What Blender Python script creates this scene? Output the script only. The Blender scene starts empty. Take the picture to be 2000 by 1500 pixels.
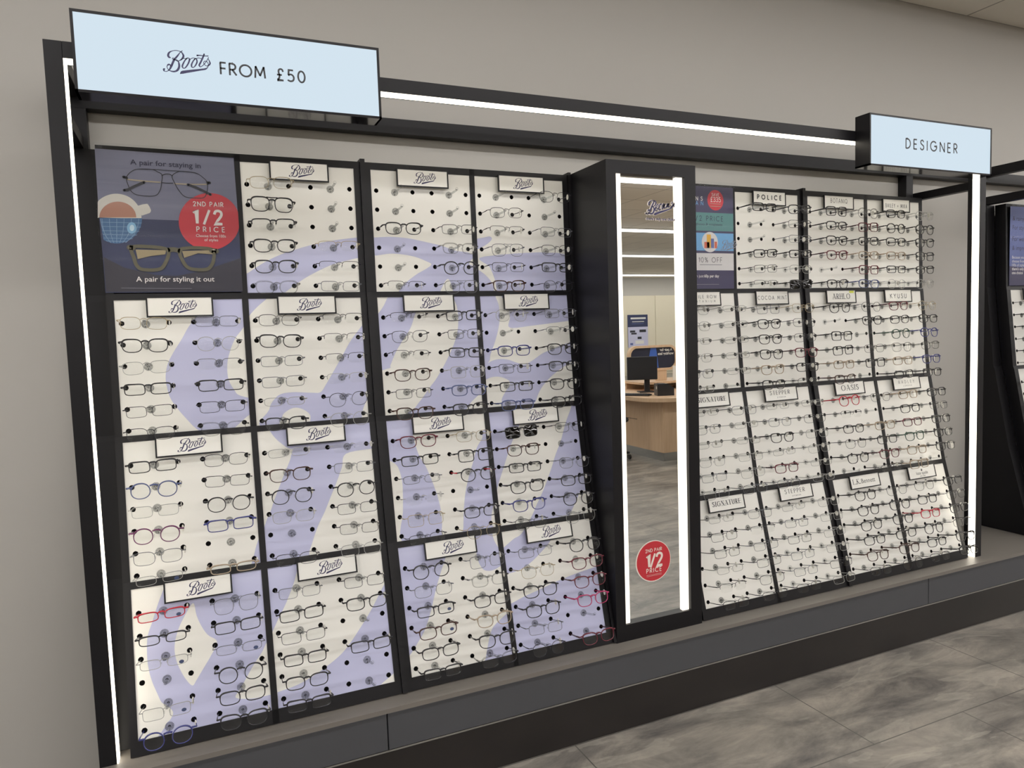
import bpy, bmesh, math, random
from mathutils import Vector, Matrix
from mathutils.geometry import delaunay_2d_cdt
random.seed(7)
scene = bpy.context.scene
COL = scene.collection
PI = math.pi

# ------------------------------------------------------------ camera, world, exposure
CAMX, CAMY, CAMZ = 0.197106, -2.327394, 1.414561
YAW, PITCH, ROLL, FPX = 0.415905, 0.072738, -0.033862, 1400.686
def cam_axes():
    cy, sy, cp, sp = math.cos(YAW), math.sin(YAW), math.cos(PITCH), math.sin(PITCH)
    f = Vector((sy*cp, cy*cp, -sp)); r = Vector((cy, -sy, 0)); u = r.cross(f)
    cr, sr = math.cos(ROLL), math.sin(ROLL)
    return cr*r + sr*u, -sr*r + cr*u, f
R_, U_, F_ = cam_axes()
cam = bpy.data.cameras.new('camera'); camo = bpy.data.objects.new('camera', cam); COL.objects.link(camo)
camo.matrix_world = Matrix(((R_.x, U_.x, -F_.x, CAMX), (R_.y, U_.y, -F_.y, CAMY), (R_.z, U_.z, -F_.z, CAMZ), (0, 0, 0, 1)))
cam.sensor_fit = 'HORIZONTAL'; cam.sensor_width = 36.0; cam.lens = FPX/2000*36; cam.clip_start = 0.02; cam.clip_end = 100
scene.camera = camo
scene.view_settings.view_transform = 'Standard'; scene.view_settings.look = 'None'
scene.view_settings.exposure = 0.0; scene.view_settings.gamma = 1.0; scene.view_settings.use_curve_mapping = False
world = bpy.data.worlds.new('world'); scene.world = world; world.use_nodes = True
world.node_tree.nodes['Background'].inputs[0].default_value = (0.9, 0.95, 1, 1)
world.node_tree.nodes['Background'].inputs[1].default_value = 0.0
cy_ = scene.cycles
cy_.use_denoising = True; cy_.transparent_max_bounces = 40; cy_.max_bounces = 8; cy_.diffuse_bounces = 4
cy_.glossy_bounces = 4; cy_.transmission_bounces = 4; cy_.caustics_reflective = False; cy_.caustics_refractive = False
cy_.sample_clamp_indirect = 3.0; cy_.sample_clamp_direct = 4.0
ROWS = (-1.15, -4.25, -7.35, -10.6, -15.2)     # ceiling light rows (y)
ROW_POWER, LED_POWER, SIGN_POWER = 29.5, 5.5, 0.91

# ------------------------------------------------------------ materials
def lin(c):
    return tuple(((v/255)/12.92 if v/255 <= .04045 else ((v/255+.055)/1.055)**2.4) for v in c)
MATS = {}
def pbr(name, rgb, rough=.5, metal=0, coat=0, coatr=.03, spec=.5, noise=0, nscale=30, emit=None, es=0, bump=0):
    if name in MATS: return MATS[name]
    m = bpy.data.materials.new(name); m.use_nodes = True; nt = m.node_tree; b = nt.nodes['Principled BSDF']
    c = lin(rgb) + (1,)
    b.inputs['Base Color'].default_value = c; b.inputs['Roughness'].default_value = rough; b.inputs['Metallic'].default_value = metal
    b.inputs['Coat Weight'].default_value = coat; b.inputs['Coat Roughness'].default_value = coatr; b.inputs['Specular IOR Level'].default_value = spec
    if noise or bump:
        tc = nt.nodes.new('ShaderNodeTexCoord'); n = nt.nodes.new('ShaderNodeTexNoise'); n.inputs['Scale'].default_value = nscale; n.inputs['Detail'].default_value = 4
        nt.links.new(tc.outputs['Object'], n.inputs['Vector'])
        if noise:
            mx = nt.nodes.new('ShaderNodeMix'); mx.data_type = 'RGBA'
            mx.inputs[6].default_value = tuple(v*(1-noise) for v in c[:3]) + (1,); mx.inputs[7].default_value = tuple(min(1, v*(1+noise)) for v in c[:3]) + (1,)
            nt.links.new(n.outputs['Fac'], mx.inputs[0]); nt.links.new(mx.outputs[2], b.inputs['Base Color'])
        if bump:
            bp = nt.nodes.new('ShaderNodeBump'); bp.inputs['Strength'].default_value = bump; bp.inputs['Distance'].default_value = .002
            nt.links.new(n.outputs['Fac'], bp.inputs['Height']); nt.links.new(bp.outputs[0], b.inputs['Normal'])
    if emit: b.inputs['Emission Color'].default_value = lin(emit) + (1,); b.inputs['Emission Strength'].default_value = es
    MATS[name] = m; return m
def clear(name, tint, gloss=.6, rough=.02, ior=1.5, edge=None):
    m = bpy.data.materials.new(name); m.use_nodes = True; nt = m.node_tree; nt.nodes.clear()
    o = nt.nodes.new('ShaderNodeOutputMaterial'); mx = nt.nodes.new('ShaderNodeMixShader'); t = nt.nodes.new('ShaderNodeBsdfTransparent'); g = nt.nodes.new('ShaderNodeBsdfGlossy')
    t.inputs[0].default_value = tuple(tint) + (1,); g.inputs['Roughness'].default_value = rough
    f0 = ((ior-1)/(ior+1))**2; lf = nt.nodes.new('ShaderNodeLayerWeight'); lf.inputs[0].default_value = .5     # Schlick reflectance, same from both sides
    pw = nt.nodes.new('ShaderNodeMath'); pw.operation = 'POWER'; pw.inputs[1].default_value = 5
    mu = nt.nodes.new('ShaderNodeMath'); mu.operation = 'MULTIPLY_ADD'; mu.inputs[1].default_value = gloss*(1-f0); mu.inputs[2].default_value = gloss*f0
    nt.links.new(lf.outputs['Facing'], pw.inputs[0]); nt.links.new(pw.outputs[0], mu.inputs[0]); nt.links.new(mu.outputs[0], mx.inputs[0])
    if edge:
        lw = nt.nodes.new('ShaderNodeLayerWeight'); lw.inputs[0].default_value = .45
        cr = nt.nodes.new('ShaderNodeMix'); cr.data_type = 'RGBA'; cr.inputs[6].default_value = tuple(tint) + (1,); cr.inputs[7].default_value = tuple(edge) + (1,)
        nt.links.new(lw.outputs['Facing'], cr.inputs[0]); nt.links.new(cr.outputs[2], t.inputs[0])
    nt.links.new(t.outputs[0], mx.inputs[1]); nt.links.new(g.outputs[0], mx.inputs[2]); nt.links.new(mx.outputs[0], o.inputs[0])
    MATS[name] = m; return m
def emis(name, rgb, s):
    m = bpy.data.materials.new(name); m.use_nodes = True; nt = m.node_tree; nt.nodes.clear()
    o = nt.nodes.new('ShaderNodeOutputMaterial'); e = nt.nodes.new('ShaderNodeEmission'); e.inputs[0].default_value = lin(rgb) + (1,); e.inputs[1].default_value = s
    nt.links.new(e.outputs[0], o.inputs[0]); MATS[name] = m; return m

M_BLACK = pbr('satin_black_metal', (18, 17, 20), .40, spec=.28, noise=.12, nscale=8)
M_BLACKG = pbr('gloss_black_panel', (24, 23, 27), .12, spec=.5, noise=.05, nscale=6)
M_HOLE = pbr('dark_hole', (24, 23, 22), .8, noise=.05)
M_CARD = pbr('white_card', (245, 244, 238), .45, coat=.3, coatr=.04, noise=.012, nscale=3)
M_LAV = pbr('lavender_print', (192, 194, 226), .45, coat=.3, coatr=.04, noise=.012, nscale=3)
M_WHITE = pbr('white_plastic', (226, 224, 218), .4, noise=.02)
M_INKNAVY = pbr('navy_ink', (44, 42, 82), .5, noise=.03)
M_INK = pbr('dark_ink', (42, 44, 48), .5, noise=.03)
M_CLEAR = clear('clear_acrylic', (.975, .978, .976), .8, .06, 1.45, (.70, .71, .71))
M_COVER = clear('clear_cover', (.97, .972, .975), .13, .03, 1.4)
M_LENS = clear('clear_lens', (.982, .985, .982), .6, .05, 1.5)
M_SUN = clear('dark_lens', (.02, .02, .024), 1.0, .02, 1.5)
M_TAG = pbr('white_tag', (232, 230, 222), .5, noise=.02)
M_LED = emis('led_strip', (255, 246, 226), LED_POWER)
M_LED2 = emis('mirror_led', (255, 246, 230), 2.0)
M_SIGN = emis('backlit_sign_face', (221, 238, 250), SIGN_POWER)
M_ROW = emis('ceiling_diffuser', (255, 252, 250), ROW_POWER)
M_CHROME = pbr('brushed_metal', (175, 175, 172), .3, metal=1, noise=.05, nscale=60)
M_FASCIA = pbr('grey_fascia', (70, 71, 75), .5, noise=.05, nscale=14)
M_LEDGE = pbr('pale_ledge', (114, 109, 103), .45, noise=.03, nscale=9)
M_OAK = None
def wood(name, a, b, sc=(1, 1, 12)):
    m = pbr(name, a, .5); nt = m.node_tree; bs = nt.nodes['Principled BSDF']
    tc = nt.nodes.new('ShaderNodeTexCoord'); mp = nt.nodes.new('ShaderNodeMapping'); mp.inputs['Scale'].default_value = sc
    n = nt.nodes.new('ShaderNodeTexNoise'); n.inputs['Scale'].default_value = 3; n.inputs['Detail'].default_value = 6; n.inputs['Distortion'].default_value = .6
    mx = nt.nodes.new('ShaderNodeMix'); mx.data_type = 'RGBA'; mx.inputs[6].default_value = lin(a) + (1,); mx.inputs[7].default_value = lin(b) + (1,)
    nt.links.new(tc.outputs['Object'], mp.inputs[0]); nt.links.new(mp.outputs[0], n.inputs['Vector']); nt.links.new(n.outputs['Fac'], mx.inputs[0]); nt.links.new(mx.outputs[2], bs.inputs['Base Color'])
    return m
M_OAK = wood('pale_oak', (222, 192, 160), (196, 163, 130), (14, 14, 1.2))
M_WALL = pbr('warm_grey_paint', (174, 171, 165), .75, noise=.02, nscale=2, bump=.05)
M_CREAM = pbr('cream_laminate', (222, 214, 192), .4, noise=.01)

def floor_mat():
    m = pbr('slate_tile', (120, 116, 109), .34); nt = m.node_tree; b = nt.nodes['Principled BSDF']; L = nt.links.new
    tc = nt.nodes.new('ShaderNodeTexCoord')
    n1 = nt.nodes.new('ShaderNodeTexNoise'); n1.inputs['Scale'].default_value = 2.6; n1.inputs['Detail'].default_value = 12; n1.inputs['Distortion'].default_value = .45; n1.inputs['Roughness'].default_value = .70
    mp = nt.nodes.new('ShaderNodeMapping'); mp.inputs['Scale'].default_value = (1.0, 2.6, 1); mp.inputs['Rotation'].default_value = (0, 0, .35)
    L(tc.outputs['Object'], mp.inputs[0]); L(mp.outputs[0], n1.inputs['Vector'])
    cr = nt.nodes.new('ShaderNodeValToRGB'); e = cr.color_ramp.elements
    e[0].position = .32; e[0].color = lin((80, 77, 75)) + (1,); e[1].position = .68; e[1].color = lin((164, 156, 145)) + (1,)
    x = cr.color_ramp.elements.new(.5); x.color = lin((126, 121, 114)) + (1,)
    L(n1.outputs['Fac'], cr.inputs[0])
    n2 = nt.nodes.new('ShaderNodeTexNoise'); n2.inputs['Scale'].default_value = 1.9; n2.inputs['Detail'].default_value = 12; n2.inputs['Distortion'].default_value = 1.1
    L(mp.outputs[0], n2.inputs['Vector'])
    r2 = nt.nodes.new('ShaderNodeValToRGB'); r2.color_ramp.elements[0].position = .60; r2.color_ramp.elements[0].color = (0, 0, 0, 1); r2.color_ramp.elements[1].position = .615; r2.color_ramp.elements[1].color = (.30, .30, .30, 1)
    x = r2.color_ramp.elements.new(.70); x.color = (.05, .05, .05, 1)
    L(n2.outputs['Fac'], r2.inputs[0])
    m1 = nt.nodes.new('ShaderNodeMix'); m1.data_type = 'RGBA'; m1.inputs[7].default_value = lin((178, 172, 160)) + (1,)
    L(r2.outputs[0], m1.inputs[0]); L(cr.outputs[0], m1.inputs[6])
    br = nt.nodes.new('ShaderNodeTexBrick'); br.offset = .5; br.inputs['Scale'].default_value = 1; br.inputs['Mortar Size'].default_value = .0025; br.inputs['Mortar Smooth'].default_value = .3
    br.inputs['Brick Width'].default_value = .89; br.inputs['Row Height'].default_value = .45
    br.inputs['Color1'].default_value = (0, 0, 0, 1); br.inputs['Color2'].default_value = (0, 0, 0, 1); br.inputs['Mortar'].default_value = (1, 1, 1, 1)
    mp2 = nt.nodes.new('ShaderNodeMapping'); mp2.inputs['Location'].default_value = (20*.89 - 1.7505, 40*.45 + .697, 0)
    L(tc.outputs['Object'], mp2.inputs[0]); L(mp2.outputs[0], br.inputs['Vector'])
    m2 = nt.nodes.new('ShaderNodeMix'); m2.data_type = 'RGBA'; m2.inputs[7].default_value = lin((84, 81, 77)) + (1,)
    L(br.outputs['Color'], m2.inputs[0]); L(m1.outputs[2], m2.inputs[6]); L(m2.outputs[2], b.inputs['Base Color'])
    n3 = nt.nodes.new('ShaderNodeTexNoise'); n3.inputs['Scale'].default_value = 45; n3.inputs['Detail'].default_value = 5
    L(tc.outputs['Object'], n3.inputs['Vector'])
    bp = nt.nodes.new('ShaderNodeBump'); bp.inputs['Strength'].default_value = .12; bp.inputs['Distance'].default_value = .003
    L(n3.outputs['Fac'], bp.inputs['Height']); L(bp.outputs[0], b.inputs['Normal'])
    return m
M_FLOOR = floor_mat()
def ceil_mat():
    m = pbr('ceiling_tile', (236, 231, 220), .8); nt = m.node_tree; b = nt.nodes['Principled BSDF']; L = nt.links.new
    tc = nt.nodes.new('ShaderNodeTexCoord'); br = nt.nodes.new('ShaderNodeTexBrick'); br.offset = 0; br.inputs['Scale'].default_value = 1; br.inputs['Mortar Size'].default_value = .006
    br.inputs['Brick Width'].default_value = .6; br.inputs['Row Height'].default_value = .6
    br.inputs['Color1'].default_value = lin((236, 231, 220)) + (1,); br.inputs['Color2'].default_value = lin((230, 225, 214)) + (1,); br.inputs['Mortar'].default_value = lin((170, 165, 156)) + (1,)
    mp = nt.nodes.new('ShaderNodeMapping'); mp.inputs['Location'].default_value = (30 - 3.8 + .6*0, 30.0 - .1, 0)
    L(tc.outputs['Object'], mp.inputs[0]); L(mp.outputs[0], br.inputs['Vector']); L(br.outputs['Color'], b.inputs['Base Color'])
    return m
M_CEIL = ceil_mat()

# ------------------------------------------------------------ mesh building
class MB:
    def __init__(s): s.v = []; s.f = []; s.m = []
    def add(s, vs, fs, mi=0):
        o = len(s.v); s.v += [tuple(v) for v in vs]; s.f += [tuple(i+o for i in f) for f in fs]; s.m += [mi]*len(fs); return s
    def box(s, a, b, mi=0, bev=0):
        x0, y0, z0 = (min(a[i], b[i]) for i in range(3)); x1, y1, z1 = (max(a[i], b[i]) for i in range(3))
        if bev:
            t = bmesh.new(); bmesh.ops.create_cube(t, size=1)
            for v in t.verts: v.co = Vector(((x0+x1)/2 + v.co.x*(x1-x0), (y0+y1)/2 + v.co.y*(y1-y0), (z0+z1)/2 + v.co.z*(z1-z0)))
            bmesh.ops.bevel(t, geom=t.edges[:], offset=bev, segments=2, affect='EDGES', profile=.5)
            t.verts.index_update(); s.add([v.co for v in t.verts], [[v.index for v in f.verts] for f in t.faces], mi); t.free(); return s
        return s.add([(x0, y0, z0), (x1, y0, z0), (x1, y1, z0), (x0, y1, z0), (x0, y0, z1), (x1, y0, z1), (x1, y1, z1), (x0, y1, z1)],
                     [(0, 3, 2, 1), (4, 5, 6, 7), (0, 1, 5, 4), (1, 2, 6, 5), (2, 3, 7, 6), (3, 0, 4, 7)], mi)
    def tube(s, pts, rad, n=6, closed=False, mi=0, flat=None, up=None):
        P = [Vector(p) for p in pts]; k = len(P); rad = rad if isinstance(rad, (list, tuple)) else [rad]*k; vs = []; fs = []
        for i, p in enumerate(P):
            a = P[(i-1) % k] if (closed or i > 0) else P[i]; b = P[(i+1) % k] if (closed or i < k-1) else P[i]
            t = (b-a).normalized(); ref = Vector(up) if up else (Vector((0, 0, 1)) if abs(t.z) < .9 else Vector((1, 0, 0)))
            e1 = t.cross(ref).normalized(); e2 = e1.cross(t)
            r1 = rad[i]; r2 = rad[i]*(flat if flat else 1)
            for j in range(n):
                an = 2*PI*(j+.5)/n; vs.append(p + e1*r1*math.cos(an) + e2*r2*math.sin(an))
        for i in range(k if closed else k-1):
            for j in range(n):
                a = i*n+j; b = i*n+(j+1) % n; c = ((i+1) % k)*n+(j+1) % n; d = ((i+1) % k)*n+j; fs.append((a, b, c, d))
        if not closed: fs.append(tuple(range(n))[::-1]); fs.append(tuple((k-1)*n+j for j in range(n)))
        return s.add(vs, fs, mi)
    def prism(s, poly, z0, z1, mi=0, xf=None):     # poly 2D ccw, extruded along local z
        n = len(poly); vs = [(x, y, z0) for x, y in poly] + [(x, y, z1) for x, y in poly]
        if xf: vs = [xf(*v) for v in vs]
        return s.add(vs, [tuple(range(n))[::-1], tuple(range(n, 2*n))] + [(i, (i+1) % n, n+(i+1) % n, n+i) for i in range(n)], mi)
    def cyl(s, c, r, h, axis=2, n=24, mi=0, r2=None):
        r2 = r if r2 is None else r2; vs = []
        for k, rr in ((0, r), (h, r2)):
            for i in range(n):
                a = 2*PI*i/n; q = [rr*math.cos(a), rr*math.sin(a)]; v = [0, 0, 0]; v[(axis+1) % 3] = q[0]; v[(axis+2) % 3] = q[1]; v[axis] = k
                vs.append(tuple(v[j]+c[j] for j in range(3)))
        return s.add(vs, [tuple(range(n))[::-1], tuple(range(n, 2*n))] + [(i, (i+1) % n, n+(i+1) % n, n+i) for i in range(n)], mi)
    def mesh(s, name, mats, smooth=False):
        me = bpy.data.meshes.new(name); me.from_pydata(s.v, [], s.f)
        for m in mats: me.materials.append(m)
        if len(mats) > 1: me.polygons.foreach_set('material_index', s.m)
        if smooth: me.polygons.foreach_set('use_smooth', [True]*len(s.f))
        me.update(); return me
    def build(s, name, mats, parent=None, loc=None, mat=None, smooth=False):
        if not isinstance(mats, (list, tuple)): mats = [mats]
        return link(name, s.mesh(name, mats, smooth), parent, loc, mat)
def link(name, me, parent=None, loc=None, mat=None):
    o = bpy.data.objects.new(name, me); COL.objects.link(o)
    if parent: o.parent = parent
    if mat is not None: o.matrix_local = mat
    elif loc: o.location = loc
    return o
def tag(o, label=None, cat=None, group=None, kind=None):
    if label: o['label'] = label
    if cat: o['category'] = cat
    if group: o['group'] = group
    if kind: o['kind'] = kind
    return o
def thing(name, label, cat, loc=(0, 0, 0), group=None, mat=None):
    o = link(name, None, None, loc, mat); o.empty_display_size = .05
    return tag(o, label, cat, group)
def struct(name, mb, m): o = mb.build(name, m); o['kind'] = 'structure'; return o
def worldbox(mb, root, a, b, mi=0, bev=0):
    l = root.location; return mb.box([a[i]-l[i] for i in range(3)], [b[i]-l[i] for i in range(3)], mi, bev)

# ------------------------------------------------------------ 2D lettering (flat polygons)
def catmull(pts, n=6, closed=False):
    k = len(pts); out = []
    for i in range(k if closed else k-1):
        p = [pts[(i+j) % k] if closed else pts[max(0, min(k-1, i+j))] for j in (-1, 0, 1, 2)]
        for q in range(n):
            t = q/n; out.append(tuple(.5*((2*b) + (-a+c)*t + (2*a-5*b+4*c-d)*t*t + (-a+3*b-3*c+d)*t**3) for a, b, c, d in zip(*p)))
    if not closed: out.append(tuple(pts[-1]))
    return out
def ribbon(pts, ws, closed=False, cap=True):
    """flat ribbon along 2D pts with widths; returns verts, faces"""
    k = len(pts); vs = []; fs = []
    for i in range(k):
        a = pts[(i-1) % k] if (closed or i > 0) else pts[i]; b = pts[(i+1) % k] if (closed or i < k-1) else pts[i]
        dx, dy = b[0]-a[0], b[1]-a[1]; L = math.hypot(dx, dy) or 1; nx, ny = -dy/L, dx/L; w = ws[i]/2
        if (closed or 0 < i < k-1):
            p0, p1 = pts[(i-1) % k], pts[i]; d0 = (p1[0]-p0[0], p1[1]-p0[1]); l0 = math.hypot(*d0) or 1
            c = abs(nx*(-d0[1]/l0) + ny*(d0[0]/l0)); w /= max(c, .6)
        vs += [(pts[i][0]+nx*w, pts[i][1]+ny*w), (pts[i][0]-nx*w, pts[i][1]-ny*w)]
    for i in range(k if closed else k-1):
        j = (i+1) % k; fs.append((2*i+1, 2*j+1, 2*j, 2*i))
    if cap and not closed:
        for i in (0, k-1):
            o = len(vs); r = ws[i]/2; vs += [(pts[i][0]+r*math.cos(2*PI*q/10), pts[i][1]+r*math.sin(2*PI*q/10)) for q in range(10)]; fs.append(tuple(range(o, o+10)))
    return vs, fs
class Flat:
    """collects flat shapes in (u, v) with layers, placed by a mapping (u, v, w) -> xyz"""
    def __init__(s, mb, fn, mi=0): s.mb = mb; s.fn = fn; s.mi = mi
    def put(s, vs, fs, w=0, mi=None): s.mb.add([s.fn(u, v, w) for u, v in vs], fs, s.mi if mi is None else mi)
    def poly(s, pts, w=0, mi=None):
        area = sum(pts[i-1][0]*pts[i][1]-pts[i][0]*pts[i-1][1] for i in range(len(pts)))
        if area < 0: pts = pts[::-1]
        s.put(pts, [tuple(range(len(pts)))], w, mi)
    def stroke(s, pts, wd, w=0, mi=None, closed=False): s.put(*ribbon(pts, [wd]*len(pts), closed), w, mi)
def script_strokes(fl, strokes, x, y, width, w=0, mi=None, grow=0, dx=0, dy=0):
    for st in strokes:
        c = catmull(st, 5); fl.put(*ribbon([(x+dx+a*width, y+dy+b*width) for a, b, _ in c], [max(.016, q*1.15)*width+grow for _, _, q in c]), w, mi)

def arc(cx, cy, rx, ry, a0, a1, n=14): return [(cx+rx*math.cos(math.radians(a0+(a1-a0)*i/n)), cy+ry*math.sin(math.radians(a0+(a1-a0)*i/n))) for i in range(n+1)]
# strokes: (points, weight class) t = thin, k = thick ; advance width
def bowl(x0, x1, y0, y1): ry = (y1-y0)/2; rx = min(x1-x0, ry*1.05); return [(x0, y1), (x1-rx, y1)] + arc(x1-rx, (y0+y1)/2, rx, ry, 90, -90, 12) + [(x0, y0)]
GL = {
 'A': ([([(0, 0), (.37, 1)], 't'), ([(.37, 1), (.74, 0)], 'k'), ([(.13, .33), (.61, .33)], 't')], .74),
 'B': ([([(0, 0), (0, 1)], 'k'), (bowl(0, .48, .53, 1), 'm'), (bowl(0, .55, 0, .53), 'm')], .55),
 'C': ([(arc(.5, .5, .5, .5, 48, 312, 22), 'm')], .85),
 'D': ([([(0, 0), (0, 1)], 'k'), (bowl(0, .68, 0, 1), 'm')], .68),
 'E': ([([(0, 0), (0, 1)], 'k'), ([(0, 1), (.48, 1)], 't'), ([(0, .52), (.44, .52)], 't'), ([(0, 0), (.48, 0)], 't')], .48),
 'F': ([([(0, 0), (0, 1)], 'k'), ([(0, 1), (.46, 1)], 't'), ([(0, .5), (.42, .5)], 't')], .46),
 'G': ([(arc(.5, .5, .5, .5, 45, 360, 24) + [(.58, .5)], 'm')], 1.0),
 'H': ([([(0, 0), (0, 1)], 'k'), ([(.66, 0), (.66, 1)], 'k'), ([(0, .52), (.66, .52)], 't')], .66),
 'I': ([([(0, 0), (0, 1)], 'k')], .0),
 'K': ([([(0, 0), (0, 1)], 'k'), ([(.56, 1), (.02, .45)], 't'), ([(.16, .56), (.6, 0)], 'k')], .58),
 'L': ([([(0, 1), (0, 0)], 'k'), ([(0, 0), (.45, 0)], 't')], .45),
 'M': ([([(0, 0), (.08, 1)], 't'), ([(.08, 1), (.43, .2)], 'k'), ([(.43, .2), (.78, 1)], 't'), ([(.78, 1), (.86, 0)], 'k')], .86),
 'N': ([([(0, 0), (0, 1)], 't'), ([(0, 1), (.7, 0)], 'k'), ([(.7, 0), (.7, 1)], 't')], .7),
 'O': ([(arc(.5, .5, .5, .5, 0, 360, 28), 'o')], 1.0),
 'P': ([([(0, 0), (0, 1)], 'k'), (bowl(0, .5, .46, 1), 'm')], .5),
 'Q': ([(arc(.5, .5, .5, .5, 0, 360, 28), 'o'), ([(.6, .25), (.9, -.08)], 'k')], 1.0),
 'R': ([([(0, 0), (0, 1)], 'k'), (bowl(0, .5, .47, 1), 'm'), ([(.22, .47), (.56, 0)], 'k')], .55),
 'S': ([(catmull([(.5, .84), (.4, .96), (.26, 1), (.08, .9), (.05, .74), (.16, .6), (.34, .5), (.5, .38), (.52, .2), (.42, .05), (.26, 0), (.08, .06), (.0, .2)], 4), 'm')], .53),
 'T': ([([(.3, 0), (.3, 1)], 'k'), ([(0, 1), (.6, 1)], 't')], .6),
 'U': ([([(0, 1), (0, .3)] + arc(.32, .3, .32, .3, 180, 360, 12) + [(.64, 1)], 'm')], .64),
 'V': ([([(0, 1), (.35, 0)], 'k'), ([(.35, 0), (.7, 1)], 't')], .7),
 'W': ([([(0, 1), (.26, 0)], 'k'), ([(.26, 0), (.5, .9)], 't'), ([(.5, .9), (.74, 0)], 'k'), ([(.74, 0), (1, 1)], 't')], 1.0),
 'Y': ([([(0, 1), (.33, .48)], 'k'), ([(.66, 1), (.33, .48)], 't'), ([(.33, .48), (.33, 0)], 'k')], .66),
 '0': ([(arc(.3, .5, .3, .5, 0, 360, 26), 'o')], .6),
 '1': ([([(.02, .8), (.22, 1), (.22, 0)], 'k')], .24),
 '2': ([(catmull([(.02, .76), (.1, .94), (.28, 1), (.47, .92), (.52, .74), (.44, .54), (.22, .25)], 4) + [(0, 0), (.55, 0)], 'k')], .55),
 '3': ([(catmull([(.03, .86), (.14, .98), (.28, 1), (.44, .92), (.46, .72), (.36, .57), (.2, .53), (.4, .49), (.52, .32), (.47, .1), (.28, 0), (.1, .03), (0, .16)], 4), 'k')], .52),
 '5': ([([(.46, 1), (.1, 1), (.06, .55)] + catmull([(.06, .55), (.26, .62), (.46, .52), (.53, .3), (.45, .08), (.24, 0), (.05, .05), (0, .12)], 4), 'k')], .53),
 '6': ([(catmull([(.44, 1), (.2, .7), (.04, .45), (.0, .28), (.1, .06), (.28, 0), (.46, .08), (.54, .28), (.44, .48), (.28, .55), (.1, .5), (.02, .36)], 4), 'k')], .54),
 '%': ([(arc(.15, .78, .15, .2, 0, 360, 16), 'o'), (arc(.6, .22, .15, .2, 0, 360, 16), 'o'), ([(.12, 0), (.63, 1)], 'k')], .75),
 '/': ([([(0, -.02), (.42, 1.02)], 'k')], .42),
 '+': ([([(.0, .45), (.5, .45)], 'k'), ([(.25, .2), (.25, .7)], 'k')], .5),
 '.': ([([(.02, 0), (.02, .08)], 'k')], .04), '-': ([([(0, .45), (.3, .45)], 'k')], .3),
 '&': ([(catmull([(.65, 0), (.2, .62), (.16, .85), (.3, 1), (.43, .85), (.3, .6), (.05, .4), (.0, .2), (.12, 0), (.35, 0), (.6, .4)], 4), 'k')], .66),
 '£': ([(catmull([(.52, .8), (.46, .96), (.3, 1), (.16, .9), (.14, .7), (.2, .45), (.17, .2), (.0, 0)], 4) + [(.55, 0)], 'k'), ([(.02, .48), (.42, .48)], 'k')], .55),
}
def caps(fl, s, x, y, h, wt=.12, thin=None, track=.22, width=None, anchor='l', w=0, mi=None, sx=1.0, serif=False):
    """stroke capitals; h cap height; wt stroke weight / h; thin = hairline weight for contrast faces"""
    thin = wt if thin is None else thin
    adv = [(.35 if c == ' ' else GL[c][1]*sx + wt + track) for c in s]; tot = sum(adv) - track
    if width: k = (width/h - sum((GL[c][1]*sx if c != ' ' else .35) + (wt if c != ' ' else 0) for c in s))/max(1, len(s)-1); adv = [(.35 if c == ' ' else GL[c][1]*sx + wt) + k for c in s]; tot = width/h
    px = x - (tot*h/2 if anchor == 'c' else 0)
    for c, a in zip(s, adv):
        if c != ' ':
            for pts, cl in GL[c][0]:
                q = [(px + (wt/2 + a_*sx)*h, y + b_*h) for a_, b_ in pts]; k = len(q)
                if cl in 'mo' and thin != wt:
                    ws = []
                    for i in range(k):
                        p0, p1 = q[max(0, i-1)], q[min(k-1, i+1)]; L = math.hypot(p1[0]-p0[0], p1[1]-p0[1]) or 1; v = abs(p1[1]-p0[1])/L
                        ws.append((thin + (wt-thin)*v)*h)
                else: ws = [(wt if cl in 'kmo' else thin)*h]*k
                if cl == 'o': fl.put(*ribbon(q[:-1], ws[:-1], True), w, mi)
                else:
                    d0 = math.hypot(q[1][0]-q[0][0], q[1][1]-q[0][1]) or 1; e0 = ws[0]/2/d0*.9
                    q2 = list(q); q2[0] = (q[0][0]-(q[1][0]-q[0][0])*e0*.5, q[0][1]-(q[1][1]-q[0][1])*e0*.5)
                    fl.put(*ribbon(q2, ws, False, False), w, mi)
                if serif and cl in 'kt':
                    for e in (q[0], q[-1]): fl.stroke([(e[0]-wt*h*1.05, e[1]), (e[0]+wt*h*1.05, e[1])], thin*h*1.1, w, mi)
        px += a*h
_tc = {}
def font_text(fl, s, x, y, size=None, width=None, h=None, w=0, mi=None, bold=0, anchor='l', shx=1.0):
    key = (s, bold)
    if key not in _tc:
        c = bpy.data.curves.new('t', 'FONT'); c.body = s; c.size = 1; c.offset = bold; c.resolution_u = 3; c.fill_mode = 'FRONT'
        o = bpy.data.objects.new('t', c); COL.objects.link(o); bpy.context.view_layer.update()
        me = o.evaluated_get(bpy.context.evaluated_depsgraph_get()).to_mesh()
        vs = [(v.co.x, v.co.y) for v in me.vertices]; fs = [tuple(p.vertices) for p in me.polygons]; ns = [p.normal.z for p in me.polygons]
        fs = [f if n >= 0 else f[::-1] for f, n in zip(fs, ns)]
        o.evaluated_get(bpy.context.evaluated_depsgraph_get()).to_mesh_clear(); bpy.data.objects.remove(o); bpy.data.curves.remove(c)
        _tc[key] = (vs, fs)
    vs, fs = _tc[key]; x0 = min(v[0] for v in vs); x1 = max(v[0] for v in vs)
    sy = size or h; sxx = (width/(x1-x0)) if width else sy*shx; sy = sy or sxx
    ox = x - (0 if anchor == 'l' else (x1-x0)*sxx/2)
    fl.put([(ox+(a-x0)*sxx, y+b*sy) for a, b in vs], fs, w, mi)

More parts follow.
